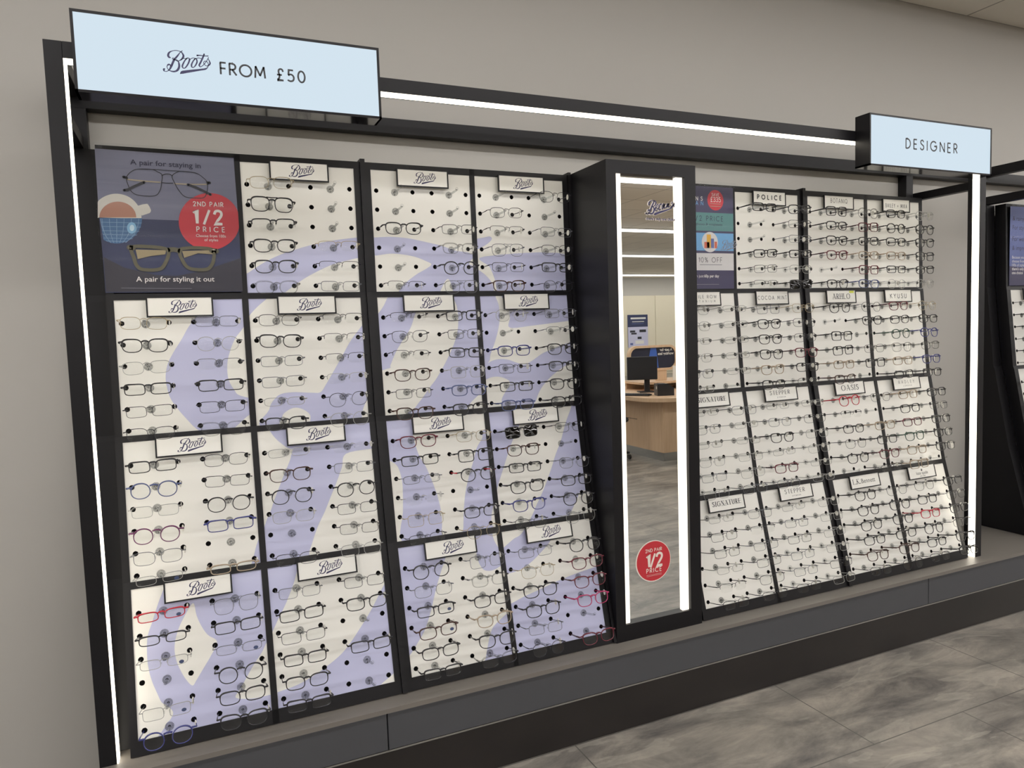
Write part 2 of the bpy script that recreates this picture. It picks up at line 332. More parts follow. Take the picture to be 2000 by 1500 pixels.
LAV={(1,0):[(1,[(-.0171,-.342),(.0023,-.3327),(.0466,-.3032),(.0959,-.2778),(.1518,-.2575),(.199,-.2433),(.2469,-.232),(.2954,-.2238),(.3413,-.2179),(.3776,-.2171),(.3743,-.2811),(.3427,-.2831),(.3245,-.2865),(.2621,-.3032),(.2101,-.326),(.1618,-.353),(.1091,-.3907),(.0822,-.4124),(-.0216,-.4188)])],(2,0):[(1,[(-.0244,-.2173),(.0022,-.2167),(.0547,-.2131),(.12,-.2175),(.1845,-.2297),(.2289,-.2391),(.2737,-.2539),(.3524,-.2824),(.3635,-.4475),(-.0363,-.4406)]),(0,[(-.0276,-.2763),(.0059,-.2743),(.0519,-.2679),(.0947,-.2699),(.1379,-.2778),(.1725,-.2909),(.1908,-.301),(.1749,-.3147),(.1349,-.3368),(.0896,-.3704),(.0587,-.4004),(-.0345,-.4077)]),(0,[(.2173,-.402),(.2297,-.3694),(.2452,-.3505),(.2556,-.3626),(.261,-.4024)]),(0,[(.3271,-.3001),(.3354,-.2843),(.3525,-.2806),(.3512,-.3069)])],(3,0):[(1,[(-.0175,-.2198),(.0265,-.2084),(.0495,-.2044),(.0548,-.2148),(.0309,-.2346),(-.0192,-.2547)]),(1,[(.0253,-.2733),(.3652,-.2676),(.3582,-.4348),(.0835,-.4309),(.0678,-.3934),(.0601,-.3507),(.0446,-.3101)]),(1,[(-.0254,-.307),(.0004,-.3191),(.028,-.3384),(.0498,-.3649),(.0562,-.3933),(.0564,-.4306),(-.0312,-.4293)])],(0,1):[(1,[(.191,-.0765),(.2283,-.0305),(.2568,.001),(.2665,.0223),(.4112,.021),(.3612,-.047),(.3384,-.0868),(.3148,-.1169),(.2982,-.1532),(.2873,-.1925),(.2873,-.2384),(.3022,-.2731),(.3183,-.291),(.3898,-.3145),(.3883,-.3378),(.3422,-.3482),(.2982,-.3831),(.2689,-.3973),(.2132,-.3925),(.1894,-.3769),(.1691,-.3512),(.1491,-.3228),(.1296,-.2887),(.121,-.2526),(.1197,-.2199),(.1277,-.1847),(.1459,-.1498),(.1667,-.1178)])],(1,1):[(1,[(-.0199,.0217),(.0683,.0209),(.052,-.0009),(.027,-.0225),(.0034,-.047),(-.0267,-.0865)]),(1,[(.3992,-.0153),(.3389,-.0905),(.3014,-.1353),(.2688,-.1863),(.2366,-.2367),(.2119,-.274),(.1947,-.2955),(.1666,-.2953),(.1116,-.2901),(.0751,-.294),(.053,-.3113),(.0394,-.3384),(.0295,-.4),(.3701,-.4294)]),(0,[(.0685,-.3955),(.075,-.3647),(.0834,-.3512),(.1084,-.3389),(.1326,-.3422),(.1561,-.3599),(.158,-.3792),(.1472,-.4022)]),(0,[(.3788,-.3058),(.3496,-.3188),(.3407,-.328),(.3257,-.3533),(.3167,-.3887),(.3121,-.408),(.3713,-.4129)])],(2,1):[(1,[(-.0577,.0351),(.1913,.0337),(.162,-.0004),(.1265,-.0529),(.1055,-.1017),(.0766,-.1414),(.0497,-.1807),(.0299,-.2201),(.0188,-.2329),(-.0758,-.228)]),(0,[(-.0096,.0099),(.0444,.0093),(.0352,-.0006),(.0215,-.0256),(.0066,-.0454),(-.0149,-.065)]),(1,[(.2607,.0159),(.2627,-.0068),(.2718,-.0331),(.2744,-.0716),(.2694,-.1134),(.2553,-.1547),(.234,-.1955),(.2092,-.2359),(.1811,-.2756),(.1578,-.3016),(.1307,-.334),(.104,-.3643),(.0915,-.3921),(.3703,-.4139),(.4034,.0147)]),(0,[(.3579,-.3282),(.3404,-.3341),(.3227,-.3435),(.2988,-.3629),(.2825,-.3826),(.2733,-.4063),(.3703,-.4139)])],(3,1):[(1,[(-.0102,.0328),(.0489,.0325),(.0596,-.0033),(.069,-.0321),(.0695,-.0751),(.0604,-.1178),(.0433,-.1637),(.025,-.202),(.0152,-.23),(-.0316,-.2488)]),(1,[(.0954,.0322),(.1054,-.0399),(.1085,-.076),(.1056,-.112),(.1936,-.1072),(.3349,-.0943),(.3821,-.088),(.392,.0306)]),(1,[(-.033,-.2663),(.0112,-.2333),(.0466,-.2208),(.0853,-.2226),(.1196,-.235),(.1506,-.2438),(.1837,-.2308),(.2261,-.2072),(.2768,-.1909),(.3325,-.1745),(.3751,-.1723),(.3516,-.4554),(-.0449,-.4234)]),(0,[(-.0356,-.3013),(-.0007,-.2893),(.0227,-.2818),(.0535,-.2817),(.0836,-.2942),(.0902,-.3089),(.0727,-.3329),(.0551,-.3603),(.0485,-.3954),(-.0443,-.4147)]),(0,[(.3701,-.2321),(.3417,-.242),(.2826,-.2725),(.2388,-.3032),(.2077,-.3343),(.1887,-.3695),(.1818,-.4054),(.3546,-.4183)])],(0,2):[(1,[(.3519,-.2842),(.3413,-.3128),(.3309,-.3382),(.3235,-.3624),(.3096,-.4002),(.3027,-.4182),(.3675,-.429),(.3777,-.2878)])],(1,2):[(1,[(.0295,.0496),(.0334,.0211),(.0363,.0006),(.0508,-.0241),(.0702,-.0446),(.0901,-.059),(.1409,-.0702),(.2064,-.0286),(.2116,.0353)]),(1,[(.1434,-.0388),(.1021,-.0602),(.0873,-.0962),(.0697,-.1317),(.052,-.1698),(.0345,-.2076),(.0203,-.2424),(.0068,-.2679),(-.0119,-.3284),(-.0181,-.4169),(.1121,-.4383),(.1227,-.379),(.1304,-.3587),(.1528,-.3064),(.1779,-.2631),(.2001,-.2188),(.2227,-.174),(.242,-.1315),(.2582,-.0914),(.3433,-.0835),(.397,-.0788),(.4063,.0202),(.2744,.0223)])],(2,2):[(1,[(-.0329,-.1082),(.0051,-.1301),(.0251,-.1504),(.0344,-.1943),(.0332,-.2418),(.0281,-.2951),(.0189,-.3912),(.1471,-.4102),(.1514,-.3695),(.1555,-.3302),(.1507,-.2745),(.1372,-.2177),(.1185,-.1604),(.097,-.1146),(.0847,-.0462),(.0889,.0311),(-.0194,.0393)]),(1,[(.3323,-.0576),(.3257,-.0832),(.3015,-.1158),(.2859,-.1558),(.2638,-.2068),(.2451,-.2609),(.2337,-.3154),(.2257,-.3732),(.2205,-.421),(.3559,-.4411),(.3602,-.404),(.3325,-.3847),(.3269,-.3686),(.3326,-.3351),(.3498,-.2995),(.3945,-.2738),(.4212,-.0474)])],(3,2):[(1,[(-.0212,.0478),(.1519,.0358),(.1071,-.0565),(.0854,-.0904),(.0632,-.1309),(.0351,-.1897),(.0074,-.2477),(-.0111,-.2939),(-.0636,-.3301)]),(1,[(.335,.0231),(.3204,-.0076),(.2901,-.0627),(.2636,-.1229),(.2373,-.1678),(.218,-.2074),(.1915,-.2566),(.1639,-.3015),(.1322,-.3488),(.1096,-.4053),(.2267,-.4216),(.2461,-.3976),(.2668,-.3806),(.2945,-.3428),(.3203,-.306),(.358,-.2757),(.4198,.0172)])],(0,3):[(1,[(.0966,.0285),(.0656,-.0474),(.0493,-.0926),(.0363,-.127),(.0321,-.1614),(.0325,-.2059),(.0393,-.2461),(.0511,-.2833),(.0611,-.3095),(.0743,-.3205),(.0871,-.3407),(.0799,-.3576),(.0653,-.3739),(.057,-.4371),(.3707,-.5163),(.4146,.0215),(.0989,.0706)]),(0,[(.1532,-.063),(.129,-.095),(.11,-.1317),(.1002,-.1696),(.1021,-.2055),(.1119,-.2375),(.1246,-.2646),(.139,-.2827),(.1502,-.2702),(.1688,-.2441),(.192,-.2116),(.2088,-.1788),(.1861,-.1561),(.1706,-.128),(.1604,-.0981)]),(0,[(.3685,-.1917),(.3435,-.2026),(.3259,-.2305),(.2983,-.2644),(.2753,-.2973),(.2587,-.3201),(.2479,-.3397),(.292,-.3511),(.3376,-.3516),(.3632,-.3475)])],(1,3):[(1,[(-.027,.0643),(.1181,.0425),(.0864,-.0133),(.0713,-.0528),(.057,-.0831),(.0398,-.1155),(.0199,-.147),(.0017,-.1784),(-.0128,-.2015),(-.0461,-.1949)]),(1,[(.376,-.0599),(.3346,-.1096),(.3079,-.1484),(.282,-.1836),(.2463,-.2255),(.2185,-.256),(.1884,-.2827),(.1469,-.3064),(.1037,-.3262),(.0558,-.3416),(.001,-.3493),(-.0299,-.3508),(-.0363,-.4354),(.3712,-.5332),(.4249,-.0678)]),(0,[(.3676,-.3527),(.3383,-.3707),(.3146,-.3836),(.2978,-.3933),(.282,-.4091),(.3672,-.428)])],(2,3):[(1,[(-.0219,.0524),(.1801,.0237),(.168,-.0159),(.1479,-.0637),(.1318,-.0953),(.1103,-.1433),(.0807,-.2176),(.0565,-.2648),(.0292,-.2983),(.0029,-.3268),(-.0165,-.3396),(-.0638,-.3298)]),(1,[(.2617,.0289),(.2603,-.0213),(.2601,-.0497),(.2643,-.0853),(.2772,-.1107),(.2962,-.1187),(.3185,-.1173),(.3341,-.1115),(.354,-.1029),(.3576,-.0781),(.3365,-.0427),(.327,-.0176),(.3249,.0065),(.3273,.0369),(.2639,.0455)]),(1,[(.2358,-.4236),(.2482,-.385),(.266,-.3342),(.2834,-.3004),(.3118,-.2798),(.3437,-.2627),(.3792,-.2493),(.3496,-.4478)])],(3,3):[(1,[(.1205,.0249),(.0715,-.0169),(.043,-.0283),(.014,-.0446),(.0018,-.0513),(-.0264,-.0656),(-.0372,-.141),(.0003,-.1388),(.0443,-.1342),(.0806,-.1213),(.1144,-.1026),(.1564,-.0727),(.1723,-.0594),(.2136,-.0143),(.2193,.0205)]),(1,[(-.0523,-.2475),(.001,-.2357),(.052,-.2214),(.1215,-.2064),(.1908,-.1907),(.2632,-.1784),(.3497,-.1677),(.3949,-.1623),(.3358,-.4869),(-.0743,-.4018)])]}
LOGO=[[(.156,.338,.0158),(.126,.346,.0394),(.11,.385,.0394),(.132,.444,.0315),(.188,.486,.0173),(.264,.512,.011),(.34,.509,.0126),(.399,.484,.0237),(.433,.424,.0355),(.422,.374,.0355),(.381,.32,.0237),(.326,.285,.0126),(.288,.277,.0095),(.259,.302,.0079)],[(.244,.312,.0079),(.212,.336,.0118),(.192,.318,.0095),(.221,.301,.011),(.281,.292,.0095)],[(.416,.523,.0047),(.368,.48,.0126),(.318,.41,.0276),(.269,.347,.0331),(.228,.294,.0394),(.193,.217,.0394),(.159,.141,.0394),(.133,.089,.0315),(.108,.054,.0197),(.069,.022,.0095),(.031,.013,.011),(.002,.026,.0268),(.0,.058,.0347),(.016,.068,.0237)],[(.144,.147,.0158),(.131,.178,.0237),(.101,.174,.0315),(.072,.139,.0142),(.074,.099,.0095),(.094,.061,.011),(.122,.04,.0173),(.174,.029,.0276),(.235,.036,.0315),(.29,.075,.0394),(.325,.144,.0394),(.329,.209,.0355),(.317,.264,.0237),(.282,.308,.011)],[(.51,.368,.0205),(.456,.305,.0237),(.404,.201,.03),(.397,.152,.0284),(.43,.127,.0158),(.478,.169,.0237),(.53,.256,.0276),(.557,.333,.03),(.548,.368,.0197),(.513,.37,.0142),(.481,.34,.0158)],[(.377,.316,.0158),(.405,.339,.0126),(.436,.355,.011),(.474,.352,.0095)],[(.683,.38,.0205),(.632,.309,.0237),(.597,.232,.03),(.598,.181,.0268),(.632,.171,.0158),(.681,.225,.0237),(.717,.303,.0276),(.712,.359,.026),(.691,.385,.0118),(.658,.345,.0126)],[(.561,.337,.0126),(.598,.369,.0095),(.645,.388,.0095),(.687,.379,.0095)],[(.698,.374,.011),(.753,.401,.0095),(.815,.392,.011)],[(.883,.503,.0276),(.852,.425,.0315),(.803,.321,.0315),(.763,.243,.0315),(.773,.207,.0221),(.804,.211,.0142),(.853,.253,.0095),(.929,.352,.0095),(.973,.436,.0158)],[(.73,.455,.0315),(.796,.465,.0205),(.873,.462,.0173),(.967,.47,.0189)],[(.971,.398,.0095),(.991,.351,.0237),(1.0,.303,.03),(.97,.259,.0252),(.922,.237,.011),(.877,.264,.011),(.86,.303,.0095),(.881,.339,.0095),(.92,.343,.0126),(.957,.306,.0126),(.958,.249,.0142),(.935,.201,.0173),(.886,.163,.0331),(.776,.134,.0355),(.619,.094,.0473),(.464,.054,.0552),(.386,.03,.0568),(.346,.0,.0189)]]
BECAUSE=[[(.118,.267,.0273),(.097,.287,.0409),(.111,.342,.0363),(.173,.387,.0218),(.252,.401,.0164),(.313,.379,.0291),(.333,.329,.0345),(.31,.278,.0318),(.257,.233,.0182)],[(.287,.385,.02),(.232,.304,.0345),(.187,.216,.0382),(.141,.128,.0382),(.095,.04,.0254),(.034,.006,.0164),(.0,.037,.04)],[(.124,.127,.0164),(.08,.133,.0254),(.058,.096,.02),(.078,.054,.0164),(.139,.024,.0345),(.209,.037,.0382),(.254,.089,.0436),(.268,.162,.0382),(.239,.218,.0254),(.204,.231,.0127)],[(.335,.193,.0145),(.398,.253,.0164),(.407,.289,.0245),(.372,.288,.02),(.327,.221,.0291),(.303,.156,.0336),(.324,.113,.0245),(.369,.144,.0145),(.413,.181,.0145)],[(.522,.294,.0245),(.513,.315,.02),(.469,.299,.02),(.441,.24,.0291),(.422,.182,.0291),(.448,.139,.02),(.501,.17,.0145)],[(.628,.312,.0164),(.602,.326,.0182),(.557,.273,.0254),(.538,.208,.0273),(.554,.172,.02),(.6,.217,.0164),(.646,.313,.0218),(.618,.232,.0236),(.626,.197,.0182),(.662,.227,.0145)],[(.735,.331,.0218),(.698,.257,.0236),(.697,.221,.02),(.743,.252,.0145),(.789,.341,.0218),(.761,.267,.0236),(.769,.231,.0182),(.823,.269,.0127)],[(.869,.329,.0145),(.906,.382,.0164),(.914,.309,.0236),(.894,.25,.0236),(.84,.234,.0145)],[(.913,.273,.0182),(.885,.221,.02),(.83,.19,.0254),(.651,.132,.0382),(.428,.067,.0518),(.296,.019,.0563),(.273,.0,.0182)],[(.94,.274,.0145),(.99,.334,.0164),(1.0,.364,.0164),(.977,.326,.0236),(.958,.267,.0254),(.975,.25,.0164),(.998,.269,.0127)]]
ART=[('p', 'wood', [(-.0188, 1.9593), (.3403, 1.9557), (.3439, 1.7672), (-.0205, 1.7707)]), ('p', 'navy', [(-.0205, 1.7707), (.3439, 1.7672), (.3437, 1.5634), (-.0166, 1.5648)]), ('p', 'dark', [(-.0167, 1.6616), (.0323, 1.6326), (.1114, 1.612), (.1663, 1.609), (.2378, 1.6245), (.3435, 1.6625), (.3437, 1.5634), (-.0166, 1.5648)]), ('p', 'mug', [(-.0237, 1.7692), (-.0234, 1.7744), (-.023, 1.7796), (-.0227, 1.7847), (-.0224, 1.7898), (-.022, 1.7947), (-.0217, 1.7994), (-.0214, 1.804), (-.0211, 1.8084), (-.0209, 1.8125), (-.0192, 1.8164), (-.0155, 1.8201), (-.0114, 1.8235), (-.0072, 1.8266), (-.0028, 1.8293), (.0018, 1.8317), (.0065, 1.8337), (.0113, 1.8354), (.0161, 1.8366), (.0211, 1.8375), (.026, 1.8379), (.0309, 1.8379), (.0358, 1.8375), (.0405, 1.8367), (.0452, 1.8355), (.0498, 1.8339), (.0541, 1.8319), (.0583, 1.8295), (.0623, 1.8267), (.066, 1.8236), (.0694, 1.8201), (.0726, 1.8163), (.0754, 1.8123), (.0779, 1.808), (.0801, 1.8034), (.0819, 1.7986), (.0833, 1.7937), (.0844, 1.7886), (.085, 1.7834), (.0853, 1.7781), (.0851, 1.7727), (.085, 1.7703), (-.0205, 1.7707)]), ('p', 'mug', [(.078, 1.8064), (.0889, 1.8107), (.1025, 1.8133), (.1074, 1.8061), (.111, 1.7944), (.1076, 1.7877), (.0869, 1.7796), (.0794, 1.7873)]), ('p', 'tea', [(-.0198, 1.7707), (-.0192, 1.7753), (-.0182, 1.7798), (-.0167, 1.7843), (-.0147, 1.7886), (-.0123, 1.7927), (-.0095, 1.7967), (-.0063, 1.8003), (-.0027, 1.8037), (.0012, 1.8067), (.0053, 1.8094), (.0097, 1.8116), (.0142, 1.8134), (.0189, 1.8148), (.0237, 1.8157), (.0285, 1.8162), (.0333, 1.8161), (.038, 1.8156), (.0425, 1.8146), (.0469, 1.8131), (.0511, 1.8112), (.055, 1.8089), (.0586, 1.8061), (.0618, 1.803), (.0646, 1.7995), (.067, 1.7957), (.069, 1.7917), (.0705, 1.7874), (.0714, 1.783), (.0719, 1.7784), (.0719, 1.7738)]), ('p', 'ball', [(.0864, 1.7722), (.0859, 1.7666), (.0849, 1.761), (.0836, 1.7555), (.0819, 1.7501), (.0798, 1.7448), (.0774, 1.7396), (.0746, 1.7347), (.0715, 1.73), (.0681, 1.7255), (.0644, 1.7213), (.0605, 1.7175), (.0564, 1.7139), (.052, 1.7107), (.0475, 1.7079), (.0428, 1.7055), (.038, 1.7035), (.0331, 1.7019), (.0282, 1.7007), (.0232, 1.7), (.0183, 1.6997), (.0134, 1.6998), (.0085, 1.7003), (.0038, 1.7013), (-.0008, 1.7027), (-.0053, 1.7046), (-.0096, 1.7068), (-.0136, 1.7094), (-.0143, 1.7124), (-.0145, 1.7158), (-.0148, 1.7195), (-.0151, 1.7236), (-.0154, 1.7279), (-.0158, 1.7324), (-.0161, 1.7372), (-.0165, 1.7421), (-.0169, 1.7473), (-.0173, 1.7525), (-.0177, 1.7579), (-.0181, 1.7633), (-.0185, 1.7687)]), ('s', 'balline', [(-.0175, 1.7665), (-.015, 1.7462), (-.0065, 1.7173)], 0.00107, False), ('s', 'balline', [(-.0136, 1.7675), (-.0129, 1.7463), (-.0082, 1.7231), (.0038, 1.7014)], 0.00107, False), ('s', 'balline', [(.0045, 1.768), (.0042, 1.7467), (.0058, 1.7234), (.0111, 1.7016)], 0.00107, False), ('s', 'balline', [(.0228, 1.7686), (.0214, 1.7472), (.0199, 1.7238), (.0184, 1.7017)], 0.00107, False), ('s', 'balline', [(.0412, 1.7692), (.0387, 1.7477), (.034, 1.7241), (.0258, 1.7019)], 0.00107, False), ('s', 'balline', [(.0597, 1.7698), (.0562, 1.7482), (.0483, 1.7244), (.0331, 1.702)], 0.00107, False), ('s', 'balline', [(.0783, 1.7704), (.0737, 1.7487), (.0626, 1.7248), (.0405, 1.7021)], 0.00107, False), ('s', 'balline', [(-.0164, 1.7578), (.0845, 1.7585)], 0.00107, False), ('s', 'balline', [(-.0155, 1.7462), (.0816, 1.7466)], 0.00107, False), ('s', 'balline', [(-.0147, 1.7346), (.0766, 1.7346)], 0.00107, False), ('s', 'balline', [(-.0139, 1.7244), (.07, 1.724)], 0.00107, False), ('s', 'balline', [(-.0131, 1.7142), (.0587, 1.7134)], 0.00107, False), ('s', 'balline', [(-.0073, 1.7062), (.0449, 1.7049)], 0.00107, False), ('p', 'glint', [(.0705, 1.7442), (.0696, 1.7391), (.0676, 1.7345), (.0647, 1.7309), (.0612, 1.7285), (.0575, 1.7276), (.0539, 1.7283), (.0507, 1.7305), (.0483, 1.734), (.0469, 1.7385), (.0466, 1.7435), (.0475, 1.7486), (.0495, 1.7531), (.0524, 1.7568), (.0558, 1.7592), (.0596, 1.7601), (.0632, 1.7594), (.0664, 1.7572), (.0688, 1.7537), (.0702, 1.7492)]), ('p', 'glint2', [(.0652, 1.744), (.0645, 1.7406), (.0631, 1.7377), (.061, 1.7357), (.0588, 1.735), (.0566, 1.7356), (.0548, 1.7375), (.0537, 1.7403), (.0535, 1.7437), (.0542, 1.7471), (.0556, 1.75), (.0576, 1.752), (.0599, 1.7527), (.0621, 1.7521), (.0639, 1.7503), (.065, 1.7474)]), ('p', 'red', [(.3439, 1.7703), (.3439, 1.7609), (.3438, 1.7516), (.3412, 1.7424), (.337, 1.7336), (.3319, 1.7252), (.3259, 1.7174), (.3191, 1.7103), (.3116, 1.7038), (.3035, 1.6983), (.2949, 1.6936), (.286, 1.6898), (.2767, 1.6871), (.2674, 1.6854), (.258, 1.6847), (.2487, 1.6851), (.2396, 1.6865), (.2309, 1.689), (.2226, 1.6924), (.2148, 1.6967), (.2076, 1.7019), (.2011, 1.708), (.1955, 1.7147), (.1907, 1.7221), (.1868, 1.73), (.1838, 1.7384), (.1818, 1.7472), (.1809, 1.7562), (.1809, 1.7653), (.182, 1.7745), (.1841, 1.7835), (.1871, 1.7924), (.1911, 1.801), (.196, 1.8092), (.2017, 1.8169), (.2082, 1.8239), (.2154, 1.8303), (.2232, 1.836), (.2315, 1.8408), (.2402, 1.8447), (.2493, 1.8477), (.2585, 1.8496), (.2679, 1.8506), (.2772, 1.8505), (.2863, 1.8494), (.2952, 1.8472), (.3037, 1.844), (.3118, 1.8399), (.3192, 1.8348), (.326, 1.8289), (.3319, 1.8221), (.337, 1.8147), (.3412, 1.8066), (.3439, 1.798), (.3439, 1.789), (.3439, 1.7797)]), ('s', 'tan', [(.0561, 1.8788), (.0958, 1.8765), (.1388, 1.8752)], 0.00376, False), ('s', 'tan', [(.2628, 1.8756), (.2188, 1.8734), (.177, 1.8733)], 0.00376, False), ('s', 'ink', [(.0568, 1.889), (.0681, 1.9014), (.0845, 1.9088), (.1194, 1.9102), (.1352, 1.9038), (.1455, 1.8955), (.1428, 1.873), (.1374, 1.852), (.1228, 1.8364), (.0825, 1.8361), (.0645, 1.8455), (.0566, 1.8657), (.054, 1.8787)], 0.00215, True), ('s', 'ink', [(.1714, 1.894), (.1846, 1.9058), (.1987, 1.9096), (.2349, 1.9065), (.2539, 1.894), (.2632, 1.8823), (.2633, 1.861), (.2534, 1.8377), (.2305, 1.8346), (.2026, 1.837), (.1869, 1.8543), (.1771, 1.8748)], 0.00215, True), ('s', 'ink', [(.0845, 1.9088), (.1302, 1.9103), (.1573, 1.9095), (.1987, 1.9096)], 0.00188, False), ('s', 'ink', [(.1449, 1.894), (.1539, 1.8989), (.1649, 1.8993), (.172, 1.8949)], 0.00242, False), ('s', 'ink', [(.1442, 1.8743), (.1578, 1.8738), (.1722, 1.8746)], 0.00215, False), ('s', 'ink', [(.0463, 1.8482), (.057, 1.851), (.0734, 1.8606), (.0982, 1.8731)], 0.00698, False), ('s', 'ink', [(.271, 1.8462), (.2572, 1.8531), (.2351, 1.8642), (.2117, 1.8721)], 0.00698, False), ('s', 'ink', [(.0473, 1.885), (.0551, 1.8831)], 0.00698, False), ('s', 'ink', [(.2645, 1.8809), (.2708, 1.8803)], 0.00698, False), ('t', 'ink2', 'A pair for staying in', (.0663, 1.9217), (.2492, 1.9201), 0.0159, 1), ('t', 'white', '2ND PAIR', (.2215, 1.8118), (.3045, 1.8123), 0.0121, 2), ('t', 'white', '1/2', (.2199, 1.7619), (.3041, 1.7607), 0.039, 3), ('t', 'white', 'PRICE', (.2264, 1.7384), (.3046, 1.7379), 0.0137, 2), ('t', 'white', 'Choose from 100s', (.2246, 1.7224), (.3057, 1.7218), 0.0093, 0), ('t', 'white', 'of styles', (.2464, 1.7107), (.2837, 1.7102), 0.0093, 0), ('p', 'goldlight', [(.0648, 1.6833), (.1432, 1.6824), (.1397, 1.6709), (.104, 1.666), (.0684, 1.6566)]), ('p', 'goldlight', [(.1847, 1.6806), (.2672, 1.6849), (.2665, 1.6725), (.2266, 1.6751), (.189, 1.6609)]), ('s', 'olive', [(.055, 1.6891), (.0948, 1.6921), (.138, 1.6875), (.1489, 1.6771), (.1413, 1.6513), (.1234, 1.6286), (.0799, 1.6269), (.0646, 1.6388), (.0592, 1.6595)], 0.00967, True), ('s', 'olive', [(.1778, 1.682), (.1992, 1.6893), (.2332, 1.6905), (.2672, 1.6849), (.2685, 1.6586), (.2601, 1.6385), (.2437, 1.6276), (.2026, 1.6305), (.1856, 1.6502)], 0.00967, True), ('s', 'olive', [(.1474, 1.6831), (.1627, 1.6848), (.1791, 1.6814)], 0.01343, False), ('s', 'olive', [(.0492, 1.689), (.0584, 1.6877)], 0.01397, False), ('s', 'olive', [(.2642, 1.6833), (.2772, 1.6819)], 0.01397, False), ('s', 'tan', [(.0491, 1.6875), (.0523, 1.6873)], 0.00322, False), ('s', 'tan', [(.2658, 1.6858), (.2736, 1.6856)], 0.00322, False), ('t', 'white', 'A pair for styling it out', (.0604, 1.5941), (.2669, 1.5917), 0.0159, 1), ('s', 'grey', [(.022, 1.5749), (.109, 1.5734), (.2034, 1.5722)], 0.00107, False)]


# ------------------------------------------------------------ room shell
WY = .10; X0, X1, YB, ZC = -6.0, 19.0, -16.4, 2.90
struct('floor', MB().box((X0, YB, -.1), (X1, WY+.12, 0)), M_FLOOR)
struct('ceiling', MB().box((X0, YB, ZC), (X1, WY+.12, ZC+.1)), M_CEIL)
struct('wall_front', MB().box((X0, WY, 0), (X1, WY+.12, ZC)), M_WALL)
struct('wall_back', MB().box((X0, YB-.12, 0), (X1, YB, ZC)), M_WALL)
struct('wall_left', MB().box((X0-.12, YB, 0), (X0, WY, ZC)), M_WALL)
struct('wall_right', MB().box((X1, YB, 0), (X1+.12, WY, ZC)), M_WALL)
ORD = ('nearest the spectacle display', 'second from the spectacle display', 'third from the spectacle display', 'fourth from the spectacle display', 'farthest from the spectacle display')
for y, od in zip(ROWS, ORD):
    r = thing('ceiling_light', 'long white linear ceiling light running parallel to the wall, ' + od, 'light', (6.5, y, ZC), 'linear ceiling lights')
    MB().box((-12.32, -.075, -.022), (12.32, .075, 0)).build('housing', M_WHITE, r)
    MB().box((-12.3, -.055, -.022-(.002 if y > -2 else .022)), (12.3, .055, -.022)).build('diffuser', M_ROW, r)

# ------------------------------------------------------------ plinth shelf under the display
ZL = .322
LX0, LX1 = -.088, 7.5
r = thing('plinth_shelf', 'long floating shelf with pale top and grey front under the eyewear display', 'shelf', (0, 0, .19))
MB().box((LX0, -.308, .118), (LX1, WY, .132)).build('top_board', M_LEDGE, r)
for a, b in ((LX0, .652), (.655, 3.0), (3.003, LX1)): MB().box((a, -.303, .004), (b, -.28, .116), 0, .002).build('front_fascia', M_FASCIA, r)
MB().box((LX0, -.3045, -.001), (LX1, -.28, .004)).build('bottom_trim', M_CHROME, r)
MB().box((LX0, -.28, .004), (LX1, WY, .118)).build('core', M_BLACK, r)
MB().box((LX0, -.243, -.19), (LX1, -.225, .004)).build('toe_kick', pbr('dark_slate_board', (36, 32, 31), .3, noise=.35, nscale=5), r)

# ------------------------------------------------------------ display units
PROF = [(0.0, 1.95), (-.0074, 1.5581), (-.0109, 1.5404), (-.047, 1.1569), (-.0538, 1.14), (-.1255, .7613), (-.1307, .7419), (-.2297, .3607)]
CW = .34
LXC = [0.0, .3578, .7516, 1.1094]; RXC = [1.8798, 2.2376, 2.6314, 2.9892]; NXC = [3.995, 4.353]
def tier_mat(t, x):
    (ya, za), (yb, zb) = PROF[2*t], PROF[2*t+1]; L = math.hypot(yb-ya, zb-za)
    U = Vector((0, (ya-yb)/L, (za-zb)/L)); X = Vector((1, 0, 0)); N = X.cross(U)
    return Matrix(((X.x, U.x, N.x, x), (X.y, U.y, N.y, ya), (X.z, U.z, N.z, za), (0, 0, 0, 1))), L
SLOTX = (.0768, .2635); HX = .0605
def slot_uv(k, side): return SLOTX[side], -(.066 + .061*k)
def inpoly(p, poly):
    x, y = p; c = False; n = len(poly)
    for i in range(n):
        x1, y1 = poly[i]; x2, y2 = poly[i-1]
        if (y1 > y) != (y2 > y) and x < (x2-x1)*(y-y1)/(y2-y1)+x1: c = not c
    return c
def clip(poly, L):
    def cut(ps, f, g):
        o = []
        for i in range(len(ps)):
            a, b = ps[i-1], ps[i]; fa, fb = f(a), f(b)
            if (fa >= 0) != (fb >= 0): t = fa/(fa-fb); o.append((a[0]+(b[0]-a[0])*t, a[1]+(b[1]-a[1])*t))
            if fb >= 0: o.append(b)
        return o
    e = 1e-4
    for f in (lambda q: q[0]-e, lambda q: CW-e-q[0], lambda q: -e-q[1], lambda q: q[1]+L-e):
        poly = cut(poly, f, None)
        if len(poly) < 3: return []
    return poly
_cards = {}
